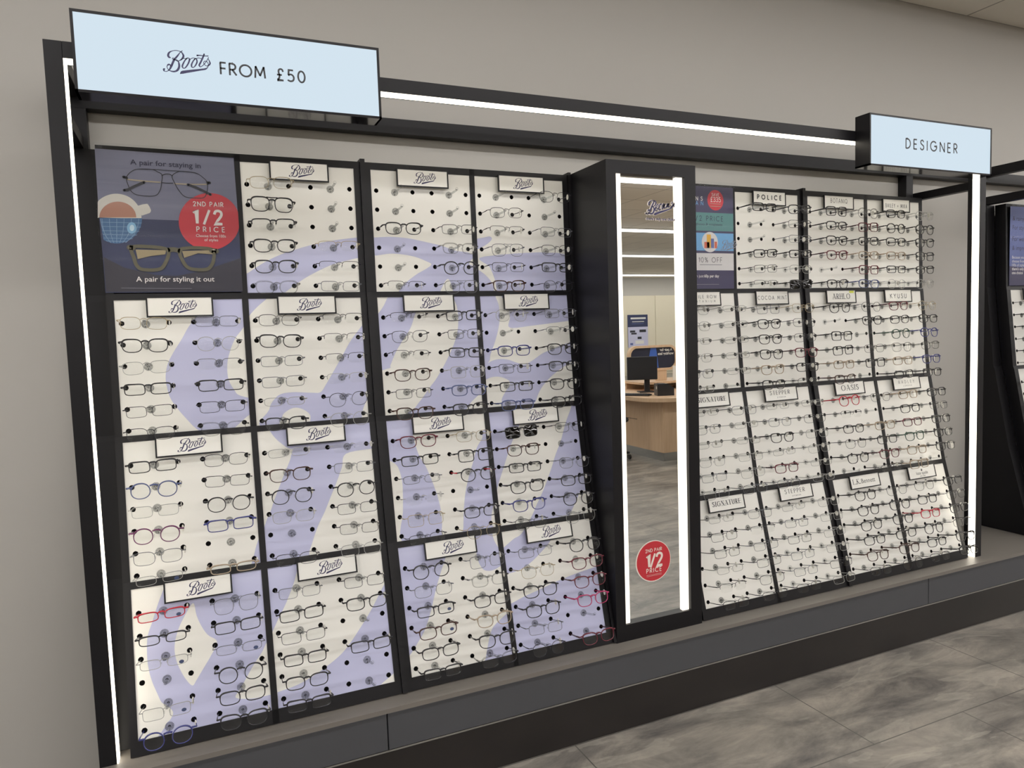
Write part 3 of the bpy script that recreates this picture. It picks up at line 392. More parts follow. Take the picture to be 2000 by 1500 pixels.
def card_mesh(key, L, lav):
    if key in _cards: return _cards[key]
    ops = []
    for k, pts in lav:
        q = clip(catmull(pts, 5, True), L)
        q2 = [q[0]] if q else []
        for p in q[1:]:
            if math.hypot(p[0]-q2[-1][0], p[1]-q2[-1][1]) > .0012: q2.append(p)
        if len(q2) > 2: ops.append((k, q2))
    holes = []
    for k in range(6):
        for sd in (0, 1):
            u, v = slot_uv(k, sd)
            for s in (-1, 1): holes.append((u+s*HX, v))
    V = [(0, -L), (CW, -L), (CW, 0), (0, 0)]; E = [(0, 1), (1, 2), (2, 3), (3, 0)]
    hp = []
    for cx, cy in holes:
        o = len(V); V += [(cx+.0073*math.cos(2*PI*i/18), cy+.0073*math.sin(2*PI*i/18)) for i in range(18)]; E += [(o+i, o+(i+1) % 18) for i in range(18)]
    for k, q in ops:
        o = len(V); V += q; E += [(o+i, o+(i+1) % len(q)) for i in range(len(q))]
    vo, eo, fo, *_ = delaunay_2d_cdt([Vector(v) for v in V], E, [], 1, 1e-5)
    vs = [(v.x, v.y) for v in vo]; mb = MB(); fs = []; ms = []
    for f in fo:
        c = (sum(vs[i][0] for i in f)/len(f), sum(vs[i][1] for i in f)/len(f))
        if any((c[0]-a)**2+(c[1]-b)**2 < .0070**2 for a, b in holes): continue
        mi = 0
        for k, q in ops:
            if inpoly(c, q): mi = 1 if k else 0
        a = sum(vs[f[i-1]][0]*vs[f[i]][1]-vs[f[i]][0]*vs[f[i-1]][1] for i in range(len(f)))
        fs.append(tuple(f) if a > 0 else tuple(f)[::-1]); ms.append(mi)
    mb.v = [(x, y, 0) for x, y in vs]; mb.f = fs; mb.m = ms
    for cx, cy in holes:      # dark wells behind the holes
        o = len(mb.v); n = 18
        mb.v += [(cx+.0073*math.cos(2*PI*i/n), cy+.0073*math.sin(2*PI*i/n), 0) for i in range(n)] + [(cx+.0073*math.cos(2*PI*i/n), cy+.0073*math.sin(2*PI*i/n), -.02) for i in range(n)]
        for i in range(n): mb.f.append((o+i, o+n+i, o+n+(i+1) % n, o+(i+1) % n)); mb.m.append(2)
        mb.f.append(tuple(range(o+n, o+2*n))); mb.m.append(2)
    me = mb.mesh('card_panel', [M_CARD, M_LAV, M_HOLE]); _cards[key] = me; return me

def peg_mesh():
    mb = MB(); n = 20
    # clear washer
    for ra, rb, za, zb in ((.0055, .0115, .0, .0022),):
        pr = [(ra, za), (rb, za), (rb, zb-.0008), (rb-.001, zb), (ra, zb)]; k = len(pr); o = len(mb.v)
        vs = []; fs = []
        for i in range(n):
            a = 2*PI*i/n
            for rr, z in pr: vs.append((rr*math.cos(a), rr*math.sin(a), z))
        for i in range(n):
            for j in range(k): fs.append((i*k+j, ((i+1) % n)*k+j, ((i+1) % n)*k+(j+1) % k, i*k+(j+1) % k))
        mb.add(vs, fs, 0)
    mb.tube([(0, 0, .001), (0, 0, .03), (0, 0, .062), (0, .001, .080)], [.0036, .0034, .0032, .0030], 8, False, 0, up=(0, 1, 0))
    # fork at the tip that carries the bridge
    mb.tube([(.0042*math.cos(a), .0035+.0042*math.sin(a), .081) for a in [math.radians(q) for q in range(-60, 241, 30)]], .0012, 6, False, 0, up=(0, 0, 1))
    # dark keyhole at the root
    mb.tube([(.0036*math.cos(a), .0036*math.sin(a), .0006) for a in [math.radians(q) for q in range(-40, 221, 20)]], .0007, 5, False, 1, up=(0, 0, 1))
    mb.box((-.0006, -.0095, .0002), (.0006, -.0036, .0012), 1)
    return mb.mesh('peg', [M_CLEAR, M_HOLE], True)
PEG = peg_mesh()

def prof_pts():
    """outline of the panel face from top to bottom, extended above and below"""
    pts = [(PROF[0][0]+.0004, PROF[0][1]+.022)] + PROF[:]
    (ya, za), (yb, zb) = PROF[6], PROF[7]; k = (zb-(ZL+.002))/(za-zb); pts.append((yb+(yb-ya)*k, ZL+.002)); return pts
def strip(mb, x0, x1, n0, n1, pts=None):
    """bar following the profile between x0..x1, from n0 behind to n1 in front of the face"""
    pts = pts or prof_pts(); k = len(pts); ns = []
    for i in range(k):
        a, b = pts[max(0, i-1)], pts[min(k-1, i+1)]; L = math.hypot(b[0]-a[0], b[1]-a[1]); ns.append((-(a[1]-b[1])/L, (a[0]-b[0])/L))
    vs = []; fs = []
    for (y, z), (ny, nz) in zip(pts, ns):
        for x, n in ((x0, n1), (x1, n1), (x1, n0), (x0, n0)): vs.append((x, y+ny*n, max(z+nz*n, ZL+.0005)))
    for i in range(k-1):
        for j in range(4): a = 4*i+j; b = 4*i+(j+1) % 4; fs.append((a, b, b+4, a+4))
    fs += [(3, 2, 1, 0), (4*k-4, 4*k-3, 4*k-2, 4*k-1)]
    mb.add(vs, fs, 0)
COLN = {('L', 0): 'first column from the left', ('L', 1): 'second column from the left', ('L', 2): 'third column from the left', ('L', 3): 'column just left of the mirror',
        ('R', 0): 'column just right of the mirror', ('R', 1): 'second column right of the mirror', ('R', 2): 'third column right of the mirror', ('R', 3): 'fourth column right of the mirror',
        ('N', 0): 'separate bay at the far right', ('N', 1): 'separate bay at the far right'}
COLH = {('L', 0): 'leftmost column', ('L', 1): 'second column from left', ('L', 2): 'third column from left', ('L', 3): 'column left of mirror', ('R', 0): 'column right of mirror', ('R', 1): 'second column after mirror', ('R', 2): 'third column after mirror', ('R', 3): 'fourth column after mirror', ('N', 0): 'far right bay', ('N', 1): 'far right bay, second column'}
TIERN = ('top panel', 'second panel down', 'third panel down', 'bottom panel')
CARDS = {}
def unit(g, cols, xs, label, tiers):
    r = thing('display_unit', label, 'display', (xs[0], -.1, ZL), 'curved eyewear wall units')
    mb = MB(); xl, xr = xs[0]-.019, xs[-1]+CW+.019
    if g == 'N': xl = xs[0]-.03
    strip(mb, xl, xr, -.050, -.021)                                   # backing behind the cards
    edges = [(xl, xs[0])] + [(xs[i]+CW, xs[i+1]) for i in range(len(xs)-1)] + [(xs[-1]+CW, xr)]
    for a, b in edges: strip(mb, a, b, -.021, .003)
    pp = prof_pts()
    for i in (0, 2, 4, 6, 8): strip(mb, xs[0], xs[-1]+CW, -.021, .003, [pp[i], pp[i+1]])
    mb.v = [(x-xs[0], y+.1, z-ZL) for x, y, z in mb.v]
    mb.build('frame', M_BLACK, r)
    for c, x in zip(cols, xs):
        for t in range(4):
            if (c, t) not in tiers: continue
            m, L = tier_mat(t, x); lav = LAV.get((c, t), []) if g == 'L' else []
            me = card_mesh((g, c, t) if lav else ('plain', t), L, lav)
            m2 = Matrix.Translation((-xs[0], .1, -ZL)) @ m
            co = link('card_panel', me, r, None, m2)
            CARDS[(g, c, t)] = m
            for k in range(6):
                for sd in (0, 1):
                    u, v = slot_uv(k, sd); link('peg', PEG, co, (u, v-.0035, 0))
    return r
ALL = [(c, t) for c in range(4) for t in range(4)]
unit('L', (0, 1), LXC[:2], 'curved black framed eyewear wall unit at the far left with large poster at top left', [q for q in ALL if q != (0, 0)])
unit('L', (2, 3), LXC[2:], 'curved black framed eyewear wall unit left of the lit mirror, white and lavender cards', ALL)
unit('R', (0, 1), RXC[:2], 'curved black framed eyewear wall unit just right of the lit mirror, plain white cards', [q for q in ALL if q != (0, 0)])
unit('R', (2, 3), RXC[2:], 'curved black framed eyewear wall unit at right end under the lit DESIGNER sign', ALL)
unit('N', (0, 1), NXC, 'separate eyewear wall unit at the far right edge with a blue poster on top', [(0, 1), (0, 2), (0, 3), (1, 1), (1, 2), (1, 3)])
def upright(x, w, label):
    o = MB(); strip(o, -w/2, w/2, -.05, .012, [(y, z+.008) if i == 0 else (y, z) for i, (y, z) in enumerate(prof_pts())])
    o.v = [(a, b, c-ZL) for a, b, c in o.v]; ob = o.build('upright_post', M_BLACK, None, (x, 0, ZL)); tag(ob, label, 'post', 'curved black uprights')
upright((LXC[1]+CW+LXC[2])/2, .0152, 'slim curved black upright between the two wall units left of the mirror')
upright(LXC[3]+CW+.0247, .0108, 'slim curved black upright against the left side of the mirror cabinet')
upright((RXC[1]+CW+RXC[2])/2, .0152, 'slim curved black upright between the two wall units right of the mirror')
def gable(x0, x1, label):
    pp = prof_pts(); poly = [(y+.052, z) for y, z in pp]; q = [(WY, pp[0][1])] + poly + [(WY, pp[-1][1])]
    mb = MB(); mb.prism([(y, z) for y, z in q], x0, x1, 0, lambda y, z, x: (x-x0, y, z-ZL)); o = mb.build('side_panel', M_BLACK, None, (x0, 0, ZL)); tag(o, label, 'panel')
gable(-.086, -.0195, 'black side panel closing the left end of the eyewear display')
gable(RXC[3]+CW+.0195, RXC[3]+CW+.031, 'black side panel closing the right end of the main display')
gable(3.90, 3.964, 'black side panel of the separate bay at the far right edge')

# ------------------------------------------------------------ portal frame with led strips
PY = -.25; PXL, PXR, PZT = -.090, 3.426, 2.156; PW = .040
r = thing('portal_frame', 'black portal frame with inset white light strips around the whole eyewear display', 'frame', (0, PY, ZL))
def pb(name, a, b, m=M_BLACK, bev=.0012):
    mb = MB(); worldbox(mb, r, a, b, 0, bev); return mb.build(name, m, r)
PD = .055
pb('post', (PXL, PY, ZL), (PXL+PW, PY+PD, PZT)); pb('post', (PXR-PW, PY, ZL), (PXR, PY+PD, PZT))
pb('top_beam', (PXL+PW, PY, PZT-PW), (PXR-PW, PY+PD, PZT))
pb('led_strip', (PXL+PW, PY+.002, ZL), (PXL+PW+.004, PY+.036, PZT-PW), M_LED, 0)
pb('led_strip', (PXR-PW-.004, PY+.002, ZL), (PXR-PW, PY+.031, PZT-PW), M_LED, 0)
pb('led_strip', (PXL+PW+.004, PY+.002, PZT-PW-.004), (PXR-PW-.004, PY+.036, PZT-PW), M_LED, 0)
pb('wall_rail', (PXL, .058, 2.086), (6.0, WY, 2.136))
for x in (-.086, 3.318): pb('rear_post', (x, .055, 1.972), (x+.046, WY, 2.086))
for x in (PXL, PXR-PW):
    pb('side_rail', (x, PY+PD, 1.9735), (x+.038, WY, 2.008)); pb('side_rail', (x, PY+PD, 2.116), (x+.038, .058, 2.156))
# far right bay frame
r = thing('portal_frame', 'black frame rails of the separate bay at the far right edge', 'frame', (3.9, PY, ZL))
pb('side_rail', (3.90, PY+.02, 2.110), (3.94, .058, 2.156)); pb('side_rail', (3.90, PY+.02, 1.9735), (3.94, WY, 2.012))
pb('post', (3.90, PY-.02, ZL), (3.94, PY+.02, 2.156)); pb('top_beam', (3.94, PY-.02, 2.116), (5.5, PY+.02, 2.156))

# ------------------------------------------------------------ light box signs
def lightbox(label, x0, x1, z0, z1, y0=-.317, y1=-.25):
    b = thing('light_box_sign', label, 'sign', ((x0+x1)/2, y0, (z0+z1)/2))
    mb = MB(); e = .0065
    for a, c in (((x0, y0, z1-e), (x1, y1, z1)), ((x0, y0, z0), (x0+e, y1, z1-e)), ((x1-e, y0, z0), (x1, y1, z1-e))): worldbox(mb, b, a, c)
    worldbox(mb, b, (x0+e, y1-.004, z0+e), (x1-e, y1, z1-e))
    mb.build('housing', M_BLACK, b)
    mb = MB(); worldbox(mb, b, (x0, y0, z0), (x1, y1, z0+e)); mb.build('gloss_underside', M_BLACKG, b)
    mb = MB(); worldbox(mb, b, (x0+e, y0+.002, z0+e), (x1-e, y1-.004, z1-e)); mb.build('lit_face', M_SIGN, b)
    fb = MB(); l = b.location; return b, fb, Flat(fb, lambda u, v, w: (u-l.x, y0+.0012-w-l.y, v-l.z))
b, fb, fl = lightbox('large lit sign reading FROM £50 at the top left of the display', -.022, .716, 2.018, 2.210)
script_strokes(fl, LOGO, .1724, 2.0854, .1072); fb.build('logo', M_INKNAVY, b)
fb.__init__(); caps(fl, 'FROM', .3015, 2.0950, .0285, .16, None, width=.112); fb.build('lettering', M_INK, b); fb.__init__(); caps(fl, '£50', .4395, 2.0950, .0285, .16, None, width=.075); fb.build('lettering', M_INK, b)
b, fb, fl = lightbox('lit sign reading DESIGNER at the top right of the display', 2.626, 3.355, 2.010, 2.208)
caps(fl, 'DESIGNER', 2.826, 2.0885, .0372, .155, None, width=.312); fb.build('lettering', M_INK, b)

# ------------------------------------------------------------ mirror cabinet
CX0, CX1, CZ1 = 1.480, 1.846, 1.974; MY = -.250; YM = -.232
r = thing('mirror_cabinet', 'tall black mirror cabinet with two vertical light strips in the middle of the display', 'mirror', (1.66, MY, ZL))
def cb(name, a, b, m=M_BLACK, bev=.001, label=None):
    mb = MB(); worldbox(mb, r, a, b, 0, bev); o = mb.build(name, m, r)
    if label: o['label'] = label
    return o
OX0, OX1, OZ0, OZ1 = 1.5185, 1.7985, .381, 1.931
mb = MB()
for a, c in (((CX0, MY, ZL), (OX0, .02, CZ1)), ((OX1, MY, ZL), (CX1, .02, CZ1)), ((OX0, MY, OZ1), (OX1, .02, CZ1)), ((OX0, MY, ZL), (OX1, .02, OZ0)), ((OX0, YM+.006, OZ0), (OX1, YM+.02, OZ1))): worldbox(mb, r, a, c)
mb.build('carcass', M_BLACK, r)
cb('mirror', (OX0, YM, OZ0), (OX1, YM+.006, OZ1), pbr('mirror_glass', (236, 238, 236), .005, metal=1, noise=.002), 0, 'mirror glass')
cb('light_strip', (OX0, YM-.008, OZ0), (OX0+.0235, YM-.0005, OZ1), M_LED2, 0); cb('light_strip', (OX1-.030, YM-.008, OZ0), (OX1-.003, YM-.0005, OZ1), M_LED2, 0)
M_RED = pbr('red_print', (190, 48, 58), .4, noise=.03); M_OFFW = pbr('off_white_print_and_ghost', (236, 226, 216), .5, noise=.02)
fb = MB(); l = r.location; fl = Flat(fb, lambda u, v, w: (u-l.x, YM-.0006-w-l.y, v-l.z))
cx, cz = 1.6495, .583
fb.cyl((cx-l.x, YM-.0008-l.y, cz-l.z), .0745, .0008, 1, 48, 0); fl.poly(arc(cx+.001, cz, .0715, .0715, 0, 353, 48), .0004, 1)
caps(fl, '2ND PAIR', cx+.002, cz+.034, .0115, .16, width=.071, anchor='c', w=.0007)
caps(fl, '1', cx-.0325, cz-.0195, .045, .19, w=.0007); caps(fl, '/', cx-.0155, cz-.0195, .045, .17, w=.0007); caps(fl, '2', cx+.009, cz-.0195, .045, .19, w=.0007)
caps(fl, 'PRICE', cx+.002, cz-.0405, .0150, .17, width=.066, anchor='c', w=.0007)
for q in (.049, .053): fl.stroke([(cx-.03, cz-q), (cx+.034, cz-q)], .0007, .0007, 0)
fb.build('sticker', [M_OFFW, M_RED], r)['label'] = 'round red half price sticker'
fb = MB(); fl = Flat(fb, lambda u, v, w: (u-l.x, YM-.0005-w-l.y, v-l.z))
script_strokes(fl, BECAUSE, 1.6488, 1.8013, .1214, 0, 1, .003, -.0035, -.001); script_strokes(fl, BECAUSE, 1.6488, 1.8013, .1214, .0003, 0)  # pale offset copy: sticker outline plus the mirror's ghost reflection, painted in
font_text(fl, "there's only one choice", 1.6475, 1.7832, h=.0135, width=.122, w=.0003, mi=0, bold=.02); font_text(fl, "there's only one choice", 1.645, 1.7822, h=.0135, width=.122, w=0, mi=1, bold=.05)  # bolder pale copy paints the ghost reflection of the small text
fb.build('script_sticker', [M_INKNAVY, M_OFFW], r)['label'] = 'navy script sticker with small line of text'

# ------------------------------------------------------------ posters
PC = {'wood': (126, 128, 150), 'navy': (44, 50, 82), 'dark': (47, 45, 56), 'mug': (206, 203, 196), 'tea': (170, 122, 103), 'ball': (66, 104, 146), 'balline': (128, 160, 192), 'glint': (128, 176, 212), 'glint2': (196, 222, 238),
      'red': (190, 50, 62), 'ink': (40, 40, 48), 'ink2': (38, 38, 66), 'tan': (160, 150, 132), 'white': (226, 222, 220), 'olive': (84, 80, 62), 'goldlight': (140, 127, 98), 'grey': (128, 128, 138), 'teal': (82, 128, 128), 'sky': (110, 166, 212),
      'paper': (224, 222, 222), 'indigo': (62, 58, 88), 'blue': (92, 104, 158), 'amber': (222, 170, 62), 'rust': (200, 96, 66)}
PNAMES = list(PC)
def pmats(): return [wood('poster_wood', PC['wood'], (108, 110, 132), (2, 1, 30)) if k == 'wood' else pbr('poster_'+k, PC[k], .4, noise=.03) for k in PNAMES]
PM = pmats(); PI_ = {k: i for i, k in enumerate(PNAMES)}
def poster(label, x0, x1, z0, z1, draw, y=-.012):
    p = thing('poster', label, 'poster', ((x0+x1)/2, y, z0)); fb = MB(); l = p.location
    fl = Flat(fb, lambda u, v, w: (u-l.x, y-.0006-w-l.y, v-l.z))
    worldbox(fb, p, (x0, y, z0), (x1, y+.0006, z1), PI_['navy']); draw(fl); fb.build('printed_sheet', PM, p)
    mb = MB(); worldbox(mb, p, (x0-.006, y-.0065, z0-.003), (x1+.003, y-.0050, z1+.016))
    mb.v = [(a, b-.0050*max(0, c)/.4, c) for a, b, c in mb.v]; mb.build('clear_holder', M_COVER, p)
    return p
def art1(fl):
    w = .0001
    for a in ART:
        w += .00006
        if a[0] == 'p': fl.poly([q for q in a[2]], w, PI_[a[1]])
        elif a[0] == 's': c = catmull(a[2], 5, a[4]); fl.put(*ribbon(c, [a[3]]*len(c), a[4]), w, PI_[a[1]])
        elif a[6] in (0, 1): font_text(fl, a[2], a[3][0], (a[3][1]+a[4][1])/2, h=a[5]*1.28, width=a[4][0]-a[3][0], w=w, mi=PI_[a[1]], bold=.009*a[6])
        elif a[6] == 3:
            x = a[3][0]; W = a[4][0]-x; y = (a[3][1]+a[4][1])/2
            caps(fl, '1', x-.002, y, a[5], .19, w=w, mi=PI_[a[1]]); caps(fl, '/', x+W*.30, y, a[5], .17, w=w, mi=PI_[a[1]]); caps(fl, '2', x+W*.64, y, a[5]*.98, .19, w=w, mi=PI_[a[1]])
        else: caps(fl, a[2], a[3][0], (a[3][1]+a[4][1])/2, a[5], .17, width=a[4][0]-a[3][0], w=w, mi=PI_[a[1]])
poster('dark blue poster with printed mug, two spectacle frames and red half price disc', -.0185, .3415, 1.562, 1.958, art1)
def art2(fl):
    X0_, X1_ = 1.874, 2.2200; f = lambda px: 2.0252 + (px-1357)*.00252
    zz = lambda py: 1.9605 - (py-362)*.00199
    def band(k, a, b): fl.poly([(X0_, zz(b)), (X1_, zz(b)), (X1_, zz(a)), (X0_, zz(a))], .0002, PI_[k])
    band('indigo', 362, 564); fl.poly([(X0_, zz(449)), (X1_, zz(449)), (X1_, zz(413)), (X0_, zz(413))], .0003, PI_['teal'])
    fl.poly([(X0_, zz(488)), (X1_, zz(488)), (X1_, zz(453)), (X0_, zz(453))], .0003, PI_['sky']); fl.poly([(X0_, zz(527)), (X1_, zz(527)), (X1_, zz(493)), (X0_, zz(493))], .0003, PI_['paper'])
    fl.poly(arc(f(1399), zz(388), .040, .040, 0, 350, 36), .0004, PI_['red'])
    caps(fl, 'SAVE', f(1399), zz(380), .0115, .12, width=.038, anchor='c', w=.0006, mi=PI_['white']); caps(fl, '£335', f(1399)+.001, zz(391), .018, .13, width=.052, anchor='c', w=.0006, mi=PI_['white'])
    for q in (395, 400): fl.stroke([(f(1389), zz(q)), (f(1409), zz(q))], .0022, .0006, PI_['tan'])
    caps(fl, 'LENS', f(1374)-.078, zz(390), .0150, .16, width=.078, w=.0006, mi=PI_['white']); caps(fl, 'PLAN', f(1375)-.080, zz(399), .0150, .12, width=.080, w=.0006, mi=PI_['sky'])
    caps(fl, '1/2 PRICE', f(1414)-.150, zz(429), .0185, .11, width=.150, w=.0006, mi=PI_['ink2']); font_text(fl, 'glasses & sunglasses', f(1360), zz(438), h=.013, width=.131, w=.0006, mi=PI_['ink2'])
    fl.poly(arc(f(1387), zz(471), .040, .040, 0, 350, 36), .0005, PI_['paper'])
    for a, b_, c, d, k in ((1381, 1389, 456, 483, 'amber'), (1376, 1386, 471, 483, 'rust'), (1389, 1395, 464, 483, 'blue'), (1396, 1401, 470, 483, 'rust')): fl.poly([(f(a), zz(d)), (f(b_), zz(d)), (f(b_), zz(c)), (f(a), zz(c))], .0007, PI_[k])
    script_strokes(fl, LOGO, f(1409), zz(487), .145*.55, .0006, PI_['grey'])
    caps(fl, '10% OFF', f(1411)-.118, zz(511), .0185, .10, width=.118, w=.0006, mi=PI_['ink']); fl.stroke([(f(1367), zz(516)), (f(1410), zz(516))], .0022, .0006, PI_['grey'])
    font_text(fl, 'from just', f(1374)-.062, zz(541), h=.016, width=.062, w=.0006, mi=PI_['white']); font_text(fl, '60p per day', f(1375), zz(541), h=.016, width=.074, w=.0006, mi=PI_['white'], bold=.02)
    fl.stroke([(f(1357), zz(555)), (f(1404), zz(555))], .0018, .0006, PI_['grey'])
poster('offer poster with dark, teal, sky blue and white bands half hidden by the mirror cabinet', 1.876, 2.2215, 1.560, 1.9615, art2)
def art3(fl):
    fl.poly([(3.985, 1.562), (4.335, 1.562), (4.335, 1.958), (3.985, 1.958)], .0002, PI_['blue']); fl.poly([(3.985, 1.562), (4.335, 1.562), (4.335, 1.64), (3.985, 1.66)], .0003, PI_['indigo'])
    for i, s in enumerate(('& rainy', 'For styling', 'For working', '& impress')): font_text(fl, s, 4.005, 1.888-.045*i-(.012 if i > 1 else 0), h=.032, w=.0005, mi=PI_['ink2'])
    for i, s in enumerate(('Because you can', 'choose from', '100s of styles', "there's only", 'one choice')): font_text(fl, s, 4.005, 1.698-.0195*i, h=.020, w=.0005, mi=PI_['white'], bold=.02 if i > 2 else 0)
poster('blue text poster on top of the far right bay', 3.985, 4.335, 1.562, 1.958, art3)

# ------------------------------------------------------------ header cards
HW, HH = .177, .057
HT = {('R', 0, 1): 'SAVILE ROW', ('R', 0, 2): 'SIGNATURE', ('R', 0, 3): 'SIGNATURE', ('R', 1, 0): 'POLICE', ('R', 1, 1): 'COCOA MINT', ('R', 1, 2): 'STEPPER', ('R', 1, 3): 'STEPPER',
      ('R', 2, 0): 'BOTANIQ', ('R', 2, 1): 'ARHLO', ('R', 2, 2): 'OASIS', ('R', 2, 3): 'L.K.Bennett', ('R', 3, 0): 'BAILEY + MIKA', ('R', 3, 1): 'KYUSU', ('R', 3, 2): 'RADLEY', ('R', 3, 3): 'kate spade'}
M_NEW = pbr('yellow_green_tag', (198, 206, 70), .5, noise=.02)
def header(g, c, t):
    m = CARDS[(g, c, t)]; m2 = m @ Matrix.Translation((.170, -.0235, .0155))
    txt = HT.get((g, c, t)) if g != 'L' else None
    if g == 'N': txt = None
    what = 'white header card with script logo' if g == 'L' else ('white header card with dark lettering' if g == 'R' else 'white header card')
    h = thing('header_card', '%s in thin black frame, %s, %s' % (what, TIERN[t].replace(' down',''), COLH[(g, c)]), 'sign', group='header cards on the display', mat=m2)
    mb = MB(); b = .0042
    for a, e in (((-HW/2, -HH/2, -.004), (HW/2, -HH/2+b, .002)), ((-HW/2, HH/2-.0018, -.004), (HW/2, HH/2, .002)), ((-HW/2, -HH/2+b, -.004), (-HW/2+b, HH/2-.0018, .002)), ((HW/2-b, -HH/2+b, -.004), (HW/2, HH/2-.0018, .002))): mb.box(a, e)
    for x in (-.06, .06): mb.box((x-.006, -.012, -.0152), (x+.006, -.002, -.004))
    mb.build('holder_frame', M_BLACK, h)
    MB().box((-HW/2+b, -HH/2+b, -.004), (HW/2-b, HH/2-.0018, .0006)).build('insert_card', M_CARD, h)
    fb = MB(); fl = Flat(fb, lambda u, v, w: (u, v, .0008+w))
    if g == 'L': script_strokes(fl, LOGO, -.030, -.0175, .0735); fb.build('logo', M_INKNAVY, h); return
    if not txt: return
    if txt == 'SAVILE ROW': caps(fl, txt, 0, .002, .0125, .13, .10, width=.135, anchor='c'); caps(fl, 'TITANIUM', .008, -.0135, .008, .12, width=.105, anchor='c')
    elif txt == 'SIGNATURE': caps(fl, txt, 0, -.006, .0175, .20, .05, width=.138, anchor='c', serif=True, sx=.8)
    elif txt == 'POLICE': caps(fl, txt, 0, -.004, .0170, .24, width=.132, anchor='c', sx=1.0)
    elif txt == 'COCOA MINT': caps(fl, txt, 0, -.007, .0150, .12, width=.158, anchor='c', sx=.85)
    elif txt == 'STEPPER': caps(fl, txt, -.006, -.001, .0165, .16, .06, width=.108, anchor='c', sx=.95); caps(fl, 'EYEWEAR', 0, -.015, .005, .16, width=.045, anchor='c')
    elif txt == 'BOTANIQ': caps(fl, txt, 0, -.002, .0180, .10, width=.100, anchor='c', sx=.72)
    elif txt == 'ARHLO': caps(fl, txt, 0, -.009, .0220, .16, .06, width=.104, anchor='c', serif=True, sx=.85)
    elif txt == 'OASIS': caps(fl, txt, 0, -.009, .0230, .16, .05, width=.104, anchor='c', serif=True, sx=.95)
    elif txt == 'BAILEY + MIKA': caps(fl, txt, 0, -.009, .0170, .11, width=.140, anchor='c', sx=.6)
    elif txt == 'KYUSU': caps(fl, txt, 0, -.010, .0195, .15, width=.108, anchor='c')
    elif txt == 'RADLEY': caps(fl, txt, 0, 0, .0140, .11, .08, width=.104, anchor='c', sx=.9); caps(fl, 'LONDON', .004, -.014, .0065, .12, width=.056, anchor='c')
    elif txt == 'L.K.Bennett': caps(fl, 'L.K.', -.072, -.007, .0200, .15, .05, width=.044, serif=True, sx=.9); font_text(fl, 'Bennett', -.022, -.007, h=.027, width=.082)
    elif txt == 'kate spade':
        font_text(fl, txt, 0, -.010, h=.020, width=.074, anchor='c'); caps(fl, 'NEW YORK', 0, -.020, .0048, .14, width=.036, anchor='c')
        fl.poly(arc(-.0022, .0085, .0028, .0028, 0, 340, 12)); fl.poly(arc(.0022, .0085, .0028, .0028, 0, 340, 12)); fl.poly([(-.0046, .0092), (.0046, .0092), (0, .0165)]); fl.poly([(-.002, .004), (.002, .004), (0, .0085)])
    fb.build('lettering', M_INK, h)
    if txt == 'ARHLO':
        mb = MB(); mb.box((.050, .016, .0006), (.076, .0255, .0012)); mb.build('new_tag', M_NEW, h)
for key in sorted(CARDS): header(*key)

# ------------------------------------------------------------ spectacles
SHAPES = {  # w, h, roundness, corner lift, taper, bridge type, label
 'r': (52, 30, 4.2, 1.0, .05, 1, 'rectangular'), 'n': (50, 24, 3.4, .5, .03, 1, 'narrow'), 'o': (47, 41, 2.2, .5, .02, 1, 'round'), 'q': (52, 34, 3.0, 1.0, .06, 1, 'soft square'),
 's': (50, 37, 4.4, .5, .05, 1, 'square'), 'c': (53, 37, 2.6, 4.0, .12, 1, 'cat eye'), 'a': (54, 42, 3.0, 1.0, .16, 2, 'double bridge'), 'h': (53, 31, 3.8, 1.0, .06, 1, 'half rim'), 'l': (52, 30, 3.4, 0, .03, 1, 'rimless')}
GC = {  # rgb, thick, word, temple rgb
 'k': ((30, 29, 33), 1, 'black', None), 'm': ((44, 43, 48), 0, 'thin black', None), 'g': ((104, 106, 112), 0, 'gunmetal', None), 'v': ((168, 168, 166), 0, 'silver', None), 'd': ((176, 160, 128), 0, 'gold', None),
 't': ((62, 36, 29), 1, 'tortoiseshell', None), 'u': ((74, 84, 124), 1, 'blue grey', None), 'p': ((98, 46, 84), 1, 'purple', (70, 40, 66)), 'e': ((158, 142, 122), 1, 'beige', None), 'R': ((178, 34, 52), 1, 'red', None),
 'B': ((94, 28, 42), 1, 'burgundy', (60, 30, 38)), 'w': ((196, 196, 194), 1, 'clear', None), 'P': ((166, 46, 92), 1, 'pink', None), 'G': ((50, 76, 64), 1, 'dark green', None), 'S': ((22, 22, 25), 1, 'black tinted', None), 'K': ((30, 29, 33), 1, 'black red armed', (190, 44, 56)), 'N': ((58, 62, 120), 1, 'navy blue', None)}
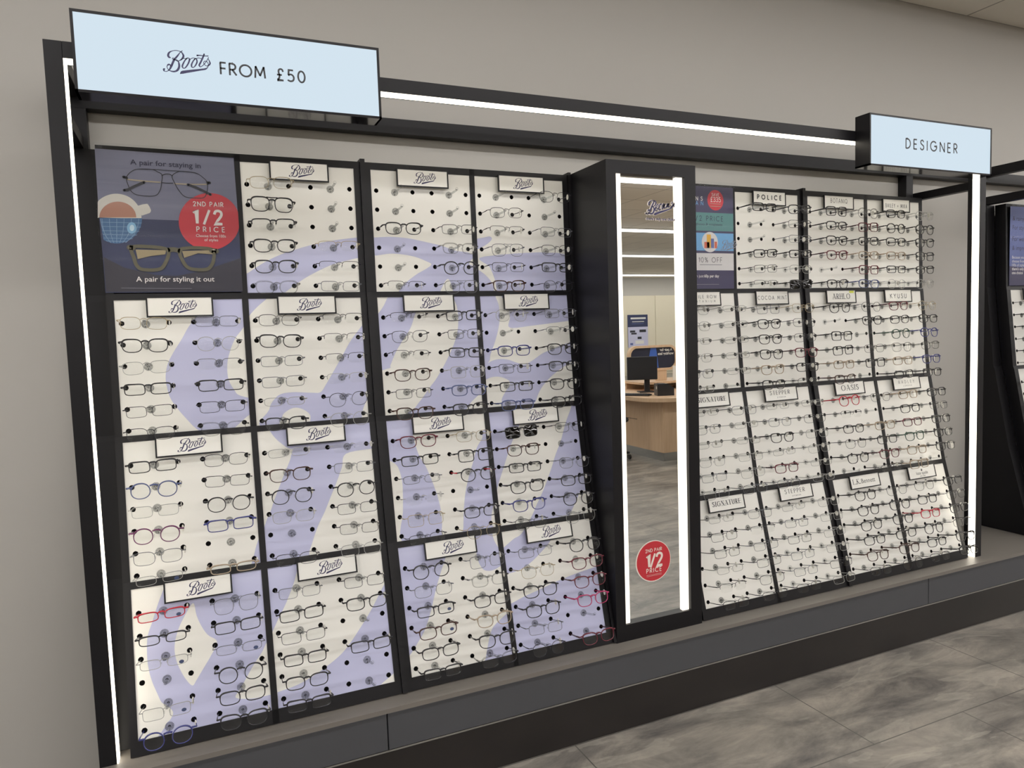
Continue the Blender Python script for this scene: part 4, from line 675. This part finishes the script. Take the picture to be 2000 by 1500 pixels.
DATA = {  # two letters per slot, left then right, six rows
 ('L', 1, 0): 'qd ..|ak ..|hk ..|ck hd|ck hm|cw rg', ('L', 2, 0): '.. ..|.. ..|ck rm|.. qw|.. ok|hm ag', ('L', 3, 0): '.. cm|qm ..|hm rg|ag cm|rm rk|ct om',
 ('L', 0, 1): 'qd rg|ck ov|qv hg|rk rk|rm rm|qm cw', ('L', 1, 1): 'qm hm|ck hm|rg hm|rg hv|nv om|ck ov', ('L', 2, 1): 'hm rk|cm rm|hm rk|ct sv|rm qu|ct ck', ('L', 3, 1): 'ov rg|.. hg|qN ck|rm qk|rk ck|qu ck',
 ('L', 0, 2): 'rk qm|ou rm|rv ok|op rN|qg ..|nv ne', ('L', 1, 2): 'nv lv|ct rg|ok ok|qv rm|.. rm|qm qv', ('L', 2, 2): 'cB qd|rk sk|ng oK|lv ..|sd qk|hm od', ('L', 3, 2): 'sS qm|ct ..|rk cg|ck qk|cN ok|cm ov',
 ('L', 0, 3): 'nR ag|nk rk|nv ng|.. ok|rv qk|oN ck', ('L', 1, 3): 'rg rm|rk qk|rm ..|rk rk|qk ..|rk ..', ('L', 2, 3): 'ok sg|qg qw|rk qk|qt ce|qk ck|rk qw', ('L', 3, 3): 'rg ok|cd cB|ck cB|ck cP|rg ..|om cB',
 ('R', 0, 1): 'qv nv|qv nv|nv nv|qv nv|qg nv|nv ..', ('R', 0, 2): 'nv qg|qg nv|nv nv|qv rv|rg qv|qv qg', ('R', 0, 3): 'nv qg|rm hm|rm rg|nv rm|hm qm|rm hm',
 ('R', 1, 0): 'rk qk|.. rm|.. rg|rk rk|rm qv|hm sS', ('R', 1, 1): 'sg cd|ck qm|ck qm|ck cB|ce qk|ck qm', ('R', 1, 2): 'nv nv|qg qm|ck qv|nv qv|qB nv|qg nv', ('R', 1, 3): 'nv qv|rg rv|rm rv|rg rv|rg rm|hm rv',
 ('R', 2, 0): 'sk ow|qk sB|ck qk|cB qe|.. sB|ck qu', ('R', 2, 1): 'ok om|.. ck|sk ..|sk qm|qe sk|ct ..', ('R', 2, 2): 'oR cm|hm ..|qk qe|cm qk|ck cB|.. hm', ('R', 2, 3): 'ck cm|ck ck|ck ck|qk qk|ct ct|qm om',
 ('R', 3, 0): 'qk ov|ok ok|qk ck|qe sk|rk qk|ov ov', ('R', 3, 1): 'cB od|qk qk|oG oN|cw qw|qe cN|qk qk', ('R', 3, 2): 'qe qk|qk qm|qB qk|cG qk|qe qk|se ..', ('R', 3, 3): 'cm qk|qk cm|qR qk|ok qm|qk ck|qm qk',
 ('N', 0, 1): 'qm ..|rk ..|ck ..|qm ..|rk ..|qm ..', ('N', 0, 2): 'rk ..|qm ..|ck ..|qm ..|rk ..|ck ..'}
FD = .085                                     # front stands this far off the panel
def gl_mats(c):
    rgb, thick, word, trgb = GC[c]
    if c == 'w': a = clear('frame_clear_plastic', (.84, .84, .83), 1, .05, 1.45, (.40, .40, .40)) if 'frame_clear_plastic' not in MATS else MATS['frame_clear_plastic']
    elif thick: a = pbr('frame_'+word, rgb, .18, noise=.9 if c == 't' else .08, nscale=90 if c == 't' else 60)
    else: a = pbr('frame_'+word, rgb, .28, metal=.75, noise=.05, nscale=60)
    b = pbr('arm_'+word, trgb, .25, noise=.06) if trgb else a
    return a, b
def lens_outline(sh, n=30):
    w, h, ex, lift, tap, br, _ = SHAPES[sh]; a, b = w/2, h/2; out = []
    for i in range(n):
        t = 2*PI*i/n; c, s = math.cos(t), math.sin(t)
        x = a*math.copysign(abs(c)**(2/ex), c); y = b*math.copysign(abs(s)**(2/ex), s)
        k = y/b; x += -a*tap*.5*(1-k)*math.copysign(1, x)*abs(x/a) if k < 1 else 0
        if x < 0: x += (1-k)*.9*(-x/a)*.0 + (-x/a)*(1.4*(k) if br == 1 else .6*k)
        if x > 0 and y > 0: y += lift*(x/a)**2
        out.append((x+33, y))
    return out
_gm = {}
def gl_meshes(code):
    if code in _gm: return _gm[code]
    sh, c = code; w, h, ex, lift, tap, br, _ = SHAPES[sh]; rgb, thick, word, trgb = GC[c]; a, b = gl_mats(c)
    ol = lens_outline(sh); n = len(ol); S = .001; yo = -.33*h; hy = h*.25+yo+lift*.4
    W = 33+w/2; fr = MB(); sgn = (1, -1)
    base = 1.42 if thick else .74
    zc = lambda x: FD + .0035 - (abs(x)/66)**2*.006      # face-form curve
    for s in sgn:
        if sh == 'l': idx = []
        elif sh == 'h': idx = [i for i in range(n) if ol[i][1] > -.18*h]
        else: idx = list(range(n))
        if idx:
            if sh == 'h': st = max(idx, key=lambda i: 0 if (i-1) % n in idx else 1); idx = [(st+q) % n for q in range(len(idx))]
            pts = []; rad = []
            for i in idx:
                x, y = ol[i]; top = max(0, y/(h/2)); outer = max(0, (x-33)/(w/2))
                rr = base*(1+(.75 if thick else .45)*top*(.6+.7*outer)) if sh != 'h' else base*(1.3 if thick else 1.15)
                pts.append((s*x*S, (y+yo)*S, zc(x))); rad.append(rr*S)
            fr.tube(pts, rad, 6 if thick else 5, sh != 'h', 0, 1.35 if thick else 1.1, up=(0, 0, 1))
        # end piece
        xo = max(p[0] for p in ol if p[1] > 0)-.6
        e = base*1.75; fr.tube([(s*xo*S, (h*.27+yo+lift*.6)*S, zc(xo)), (s*(66.2)*S, hy*S+.0005, zc(66)-.0005), (s*66.8*S, hy*S, zc(66)-.0045)], [e*S, e*S*.95, e*S*.9], 6, False, 0, 1.0)
    # bridge
    xi = min(p[0] for p in ol); bt = (h*.30+yo)*S
    if br == 2:
        fr.tube([(-16*S, (h*.49+yo)*S, zc(16)), (0, (h*.47+yo)*S, zc(0)), (16*S, (h*.49+yo)*S, zc(16))], base*1.2*S, 6, False, 0, 1, up=(0, 0, 1)); bt = (h*.27+yo)*S
    xb = 8.6 if sh != 'o' else 10.2
    fr.tube([(-xb*S, bt, zc(8)), (-3.6*S, bt+.0024, zc(3)+.0006), (3.6*S, bt+.0024, zc(3)+.0006), (xb*S, bt, zc(8))], [base*(1.7 if thick else 1.25)*S]*4, 6, False, 0, 1.1, up=(0, 0, 1))
    # nose pads
    for s in sgn:
        fr.tube([(s*7.6*S, (h*.02+yo)*S, zc(6)-.001), (s*6.4*S, (h*.0+yo)*S, zc(6)-.0045)], .0005, 4, False, 1)
        fr.tube([(s*6.2*S, (h*.10+yo)*S, zc(6)-.0045), (s*6.9*S, (-.12*h+yo)*S, zc(6)-.005)], [.0013, .0016], 6, False, 1)
    me_f = fr.mesh('front_frame', [a, M_CLEAR], True)
    # lenses (thin domed solids)
    ls = []
    for s in sgn:
        lb = MB(); cx, cyy = 33, sum(p[1] for p in ol)/n; vs = []; fs = []
        for dz in (.0008, -.0004):
            vs.append((s*cx*S, (cyy+yo)*S, zc(33)+dz+.0012))
            for k in (.55, .97): vs += [(s*(cx+(x-cx)*k)*S, (cyy+(y-cyy)*k+yo)*S, zc(x)+dz+.0012*(1-k*k)) for x, y in ol]
        o2 = 1+2*n; o3 = 2*o2; vs += vs[1+n:1+2*n] + vs[o2+1+n:o2+1+2*n]
        for off, fl_ in ((0, False), (o2, True)):
            for i in range(n):
                j = (i+1) % n; q = [(off, off+1+i, off+1+j), (off+1+i, off+1+n+i, off+1+n+j, off+1+j)]
                fs += [f[::-1] if (fl_ != (s < 0)) else f for f in q]
        for i in range(n): j = (i+1) % n; f = (o3+i, o3+n+i, o3+n+j, o3+j); fs.append(f if s > 0 else f[::-1])
        lb.add(vs, fs); ls.append(lb.mesh('lens', [M_SUN if c == 'S' else M_LENS], True))
    # temples reaching back into the holes
    ts = []
    for s in sgn:
        tb = MB(); r0 = .0030 if thick else .0017
        tb.tube([(s*66.8*S, hy*S, zc(66)-.004), (s*66*S, hy*S*.95, FD*.6), (s*62.5*S, hy*S*.5, FD*.22), (s*60.6*S, hy*S*.15-.0003, -.004), (s*60*S, -.001, -.015)], [r0, r0*.92, r0*.82, r0*.78, r0*.6], 6, False, 0, .42 if thick else .45, up=(0, 1, 0) if False else (1, 0, 0))
        ts.append(tb.mesh('temple', [b], True))
    _gm[code] = (me_f, ls, ts, hy*S); return _gm[code]
tb = MB(); k = 18
vs = [(x, .0095*math.sin(2*PI*i/k), .0075*math.cos(2*PI*i/k)) for x in (-.0007, .0007) for i in range(k)]
tb.add(vs, [tuple(range(k))[::-1], tuple(range(k, 2*k))] + [(i, (i+1) % k, k+(i+1) % k, k+i) for i in range(k)]); TAGM = tb.mesh('price_tag', [M_TAG])
sb = MB(); sb.prism(arc(0, 0, .0062, .0046, 0, 340, 18), 0, .0003); M_STK = pbr('blue_sticker', (48, 62, 98), .4, noise=.05); STK = sb.mesh('lens_sticker', [M_STK])
STICK = {('L', 0, 3, 0, 0), ('L', 0, 3, 2, 0), ('L', 0, 3, 2, 1), ('L', 0, 3, 4, 0), ('L', 0, 2, 5, 0), ('L', 2, 3, 2, 0), ('L', 2, 3, 3, 0)}
ROWN = ('first', 'second', 'third', 'fourth', 'fifth', 'sixth')
COLS = {('L', 0): 'leftmost column', ('L', 1): 'second column from left', ('L', 2): 'third column from left', ('L', 3): 'column left of mirror',
        ('R', 0): 'column right of mirror', ('R', 1): 'second column after mirror', ('R', 2): 'third column after mirror', ('R', 3): 'fourth column after mirror', ('N', 0): 'far right bay'}
slots = []
for (g, c, t), s in DATA.items():
    for k, row in enumerate(s.split('|')):
        for sd, code in enumerate(row.split()):
            if code == '..': continue
            u, v = slot_uv(k, sd); m = CARDS[(g, c, t)]
            p = m @ Vector((u, v, FD)); d = (p - camo.matrix_world.translation).length
            if g == 'N' or (g == 'R' and c == 0 and sd == 0 and t < 3): d += 10      # mostly hidden behind the cabinet or the photo edge
            slots.append((d, g, c, t, k, sd, code))
slots.sort(key=lambda q: q[0])
rng = random.Random(11); rest = []
for i, (d, g, c, t, k, sd, code) in enumerate(slots):
    u, v = slot_uv(k, sd); sc = rng.uniform(.97, 1.02)
    mt = CARDS[(g, c, t)] @ Matrix.Translation((u, v, 0)) @ Matrix.Rotation(rng.gauss(0, .016), 4, 'Z') @ Matrix.Diagonal((sc, sc, 1, 1))
    f, ls, ts, hy = gl_meshes(code); has_tag = code != 'sS' and rng.random() < .85
    parts = [('front_frame', f, None), ('lens', ls[0], None), ('lens', ls[1], None), ('temple', ts[0], None), ('temple', ts[1], None)]
    if has_tag: parts.append(('price_tag', TAGM, Matrix.Translation((.0645, hy*.6-.002, FD*.55+rng.uniform(-.01, .012))) @ Matrix.Rotation(rng.uniform(-.3, .3), 4, 'Y')))
    if (g, c, t, k, sd) in STICK: parts.append(('lens_sticker', STK, Matrix.Translation((.042, -.014, FD+.0035))))
    if i >= 300: rest.append((mt, parts)); continue
    lab = '%s %s eyeglasses, %s row %s, %s, %s' % (GC[code[1]][2], SHAPES[code[0]][6] if code != 'sS' else 'square', ROWN[k], ('left', 'right')[sd], ('top panel', 'second panel', 'third panel', 'bottom panel')[t], COLS[(g, c)])
    r = thing('eyeglasses', lab, 'glasses', group={'L': 'eyeglasses left of the mirror', 'R': 'eyeglasses right of the mirror', 'N': 'eyeglasses in the far right bay'}[g], mat=mt)
    for nm, me, m2 in parts:
        o = link(nm, me, r, None, m2)
        if code == 'sS' and nm == 'lens': o['label'] = 'dark tinted lens'
        if code[1] == 'K' and nm == 'temple': o['label'] = 'red temple arm'
        if nm == 'lens_sticker': o['label'] = 'blue oval sticker on the lens'
if rest:
    V = []; Fc = []; MI = []; ML = []
    for mt, parts in rest:
        for nm, me, m2 in parts:
            q = mt @ m2 if m2 else mt; o = len(V); V += [tuple(q @ v.co) for v in me.vertices]
            for p in me.polygons:
                mm = me.materials[p.material_index]
                if mm not in ML: ML.append(mm)
                Fc.append(tuple(i+o for i in p.vertices)); MI.append(ML.index(mm))
    mb = MB(); mb.v, mb.f, mb.m = V, Fc, MI; o = mb.build('eyeglasses', ML, smooth=True)
    tag(o, 'remaining small eyeglasses at the far right end and half hidden beside the mirror cabinet', 'glasses', kind='stuff')
print('glasses', len(slots), 'rest', len(rest))

# ------------------------------------------------------------ the shop behind, seen in the mirror
r = thing('service_desk', 'pale oak service desk with rounded worktop seen in the tall mirror', 'desk', (4.64, -4.32, 0))
def db(name, a, b, m, bev=0):
    mb = MB(); worldbox(mb, r, a, b, 0, bev); return mb.build(name, m, r)
db('front_panel', (4.64, -4.345, .09), (6.8, -4.32, .64), M_OAK); db('side_panel', (4.64, -5.75, .09), (4.665, -4.348, .64), M_OAK); db('back_core', (4.67, -5.75, .09), (6.8, -4.35, .63), M_BLACK)
db('plinth', (4.655, -5.74, 0), (6.78, -4.332, .09), M_CHROME)
mb = MB(); poly = [(6.8, -4.15), (4.77, -4.15)] + arc(4.77, -4.50, .35, .35, 90, 180, 14)[1:] + [(4.42, -5.75), (6.8, -5.75)]
mb.prism([(x-4.64, y+4.32) for x, y in poly], .64, .68); mb.build('worktop', M_OAK, r)
db('drawer_line', (4.637, -5.10, .40), (4.64, -4.80, .405), M_BLACK)
r2 = thing('desk_shelf', 'raised oak shelf at the back of the service desk carrying the oval mirror', 'shelf', (4.95, -5.1, .68))
mb = MB(); worldbox(mb, r2, (4.9, -5.55, .752), (6.5, -5.05, .777)); mb.build('shelf_board', M_OAK, r2)
mb = MB(); worldbox(mb, r2, (4.95, -5.5, .68), (6.5, -5.47, .752)); mb.build('upstand', M_OAK, r2)
M_SCR = pbr('dark_plastic', (30, 30, 34), .4, noise=.05)
r2 = thing('computer_monitor', 'black computer monitor on a stand on the oak service desk', 'monitor', (4.80, -4.92, .68))
rot = Matrix.Rotation(math.radians(22), 4, 'Z')
r2.matrix_local = Matrix.Translation((4.80, -4.92, .68)) @ rot
MB().box((-.17, -.02, .145), (.17, .02, .405), 0, .006).build('screen_housing', M_SCR, r2); MB().box((.03, -.045, .01), (.09, -.02, .22), 0, .004).build('stand', M_SCR, r2); MB().box((-.04, -.12, 0), (.14, .05, .012), 0, .003).build('base', M_SCR, r2)
r2 = thing('keyboard', 'flat black keyboard lying on the oak service desk', 'keyboard', (4.53, -4.70, .68)); r2.rotation_euler.z = .9
MB().box((-.19, -.06, 0), (.19, .06, .016), 0, .004).build('key_bed', M_SCR, r2)
mb = MB()
for i in range(12):
    for j in range(4): mb.box((-.175+i*.0295, -.05+j*.0255, .016), (-.151+i*.0295, -.030+j*.0255, .020))
mb.build('keys', pbr('key_plastic', (52, 52, 56), .5, noise=.05), r2)
r2 = thing('receipt_printer', 'black receipt printer on the front corner of the oak service desk', 'printer', (4.79, -4.50, .68)); r2.rotation_euler.z = .35
mb = MB(); mb.prism([(-.09, 0), (.09, 0), (.09, .085), (.02, .125), (-.09, .125)], -.07, .07, 0, lambda x, z, y: (x, y, z)); mb.build('body', M_SCR, r2)
MB().box((-.06, -.05, .1255), (.0, .05, .129)).build('lid', pbr('printer_lid', (70, 72, 76), .3, noise=.03), r2); MB().box((-.091, .02, .07), (-.0895, .045, .1)).build('label_patch', M_WHITE, r2)
r2 = thing('table_mirror', 'rounded oak framed mirror standing on the raised desk shelf', 'mirror', (5.14, -5.20, .777))
def rr(w, h, rad, n=8): return arc(w/2-rad, h/2-rad, rad, rad, 0, 90, n)+arc(-w/2+rad, h/2-rad, rad, rad, 90, 180, n)+arc(-w/2+rad, -h/2+rad, rad, rad, 180, 270, n)+arc(w/2-rad, -h/2+rad, rad, rad, 270, 360, n)
yz = lambda x, z, y: (x, y, z+.272)
mb = MB(); o_, i_ = rr(.68, .30, .11), rr(.625, .245, .085); k = len(o_)
vs = [yz(x, z, y) for y in (-.03, .02) for x, z in o_] + [yz(x, z, y) for y in (-.03, .02) for x, z in i_]
fs = []
for q in range(k):
    w_ = (q+1) % k; fs += [(q, w_, k+w_, k+q), (2*k+q, 3*k+q, 3*k+w_, 2*k+w_), (k+q, k+w_, 3*k+w_, 3*k+q), (q, 2*k+q, 2*k+w_, w_)]
mb.add(vs, fs); mb.build('frame', M_OAK, r2)
mb = MB(); mb.prism(i_[::-1], -.01, .005, 0, yz); mb.add([(-.08, .0055, .155), (.08, .0055, .155), (.05, .0055, .39), (-.03, .0055, .39)], [(3, 2, 1, 0)], 1)  # dark face and blue wedge paint the reflection held in this mirror
fl = Flat(mb, lambda u, v, w: (-u+.30+.0, .006, v)); font_text(fl, 'A pair for', -.0+.02, .35, h=.045, mi=2, bold=.02); font_text(fl, 'working late', .0, .305, h=.045, mi=2, bold=.02)  # reversed lettering belongs to the painted reflection of a screen
mb.build('glass', [pbr('painted_dark_reflection', (44, 46, 62), .15, noise=.03), pbr('painted_blue_reflection', (62, 98, 178), .3, noise=.04), M_WHITE], r2)
MB().box((.05, -.025, 0), (.19, .015, .13), 0, .004).build('stand', M_OAK, r2)
r2 = thing('desk_card', 'small white card standing on the right of the raised desk shelf', 'card', (5.42, -5.15, .777)); MB().box((-.03, -.004, 0), (.10, .004, .17)).build('card_sheet', M_WHITE, r2)
r2 = thing('office_chair', 'dark office chair base beside the oak service desk', 'chair', (4.15, -4.72, 0))
mb = MB()
for q in range(5):
    a = .25+q*2*PI/5; mb.tube([(0, 0, .09), (.29*math.cos(a), .29*math.sin(a), .07)], [.02, .013], 6)
mb.build('star_base', M_SCR, r2)
for q in range(5):
    a = .25+q*2*PI/5; MB().cyl((.29*math.cos(a)-.01, .29*math.sin(a), .026), .026, .02, 0, 14).build('caster', M_SCR, r2)
MB().cyl((0, 0, .08), .025, .34, 2, 12).build('column', M_SCR, r2); MB().box((-.22, -.22, .42), (.2, .22, .48), 0, .03).build('seat', M_SCR, r2); MB().box((-.24, -.2, .55), (-.19, .2, 1.0), 0, .02).build('backrest', M_SCR, r2)
for i, x in enumerate((10.0, 11.45, 12.90, 14.35)):
    c = thing('wall_cupboard', 'tall cream cupboard door on the back wall, ' + ('first', 'second', 'third', 'fourth')[i] + ' from the left of the shop', 'cupboard', (x, YB+.3, 0), 'cream cupboards on the back wall')
    mb = MB(); mb.box((.0, -.3, 0), (1.446, -.02, 2.35)); mb.build('body', M_CREAM, c); MB().box((.006, -.02, .08), (1.440, 0, 2.345), 0, .003).build('door', M_CREAM, c)
p = thing('poster', 'navy and lilac offer poster on the cream cupboards, seen in the tall mirror', 'poster', (12.26, YB+.31, .83))
mb = MB(); mb.box((-.35, -.008, 0), (.35, .006, .96)); fl = Flat(mb, lambda u, v, w: (u, .007+w, v))
fl.put([(-.35, 0), (.35, 0), (.35, .6), (-.35, .6)], [(3, 2, 1, 0)], 0, 1); 
for a, b_, c_, d_, m_ in ((-.28, -.1, .44, .5, 3), (-.24, -.05, .38, .43, 3), (.05, .28, .44, .52, 3), (-.02, .12, .24, .31, 3), (-.1, .2, .1, .2, 2), (-.28, -.18, .07, .13, 4), (-.25, .28, .83, .88, 2), (-.2, .22, .745, .765, 2), (-.22, .2, .69, .70, 4)): fl.put([(a, c_), (b_, c_), (b_, d_), (a, d_)], [(3, 2, 1, 0)], .001, m_)
mb.build('printed_sheet', [PM[PI_['navy']], pbr('lilac_print', (196, 196, 222), .5, noise=.02), M_WHITE, PM[PI_['ink']], PM[PI_['blue']]], p)
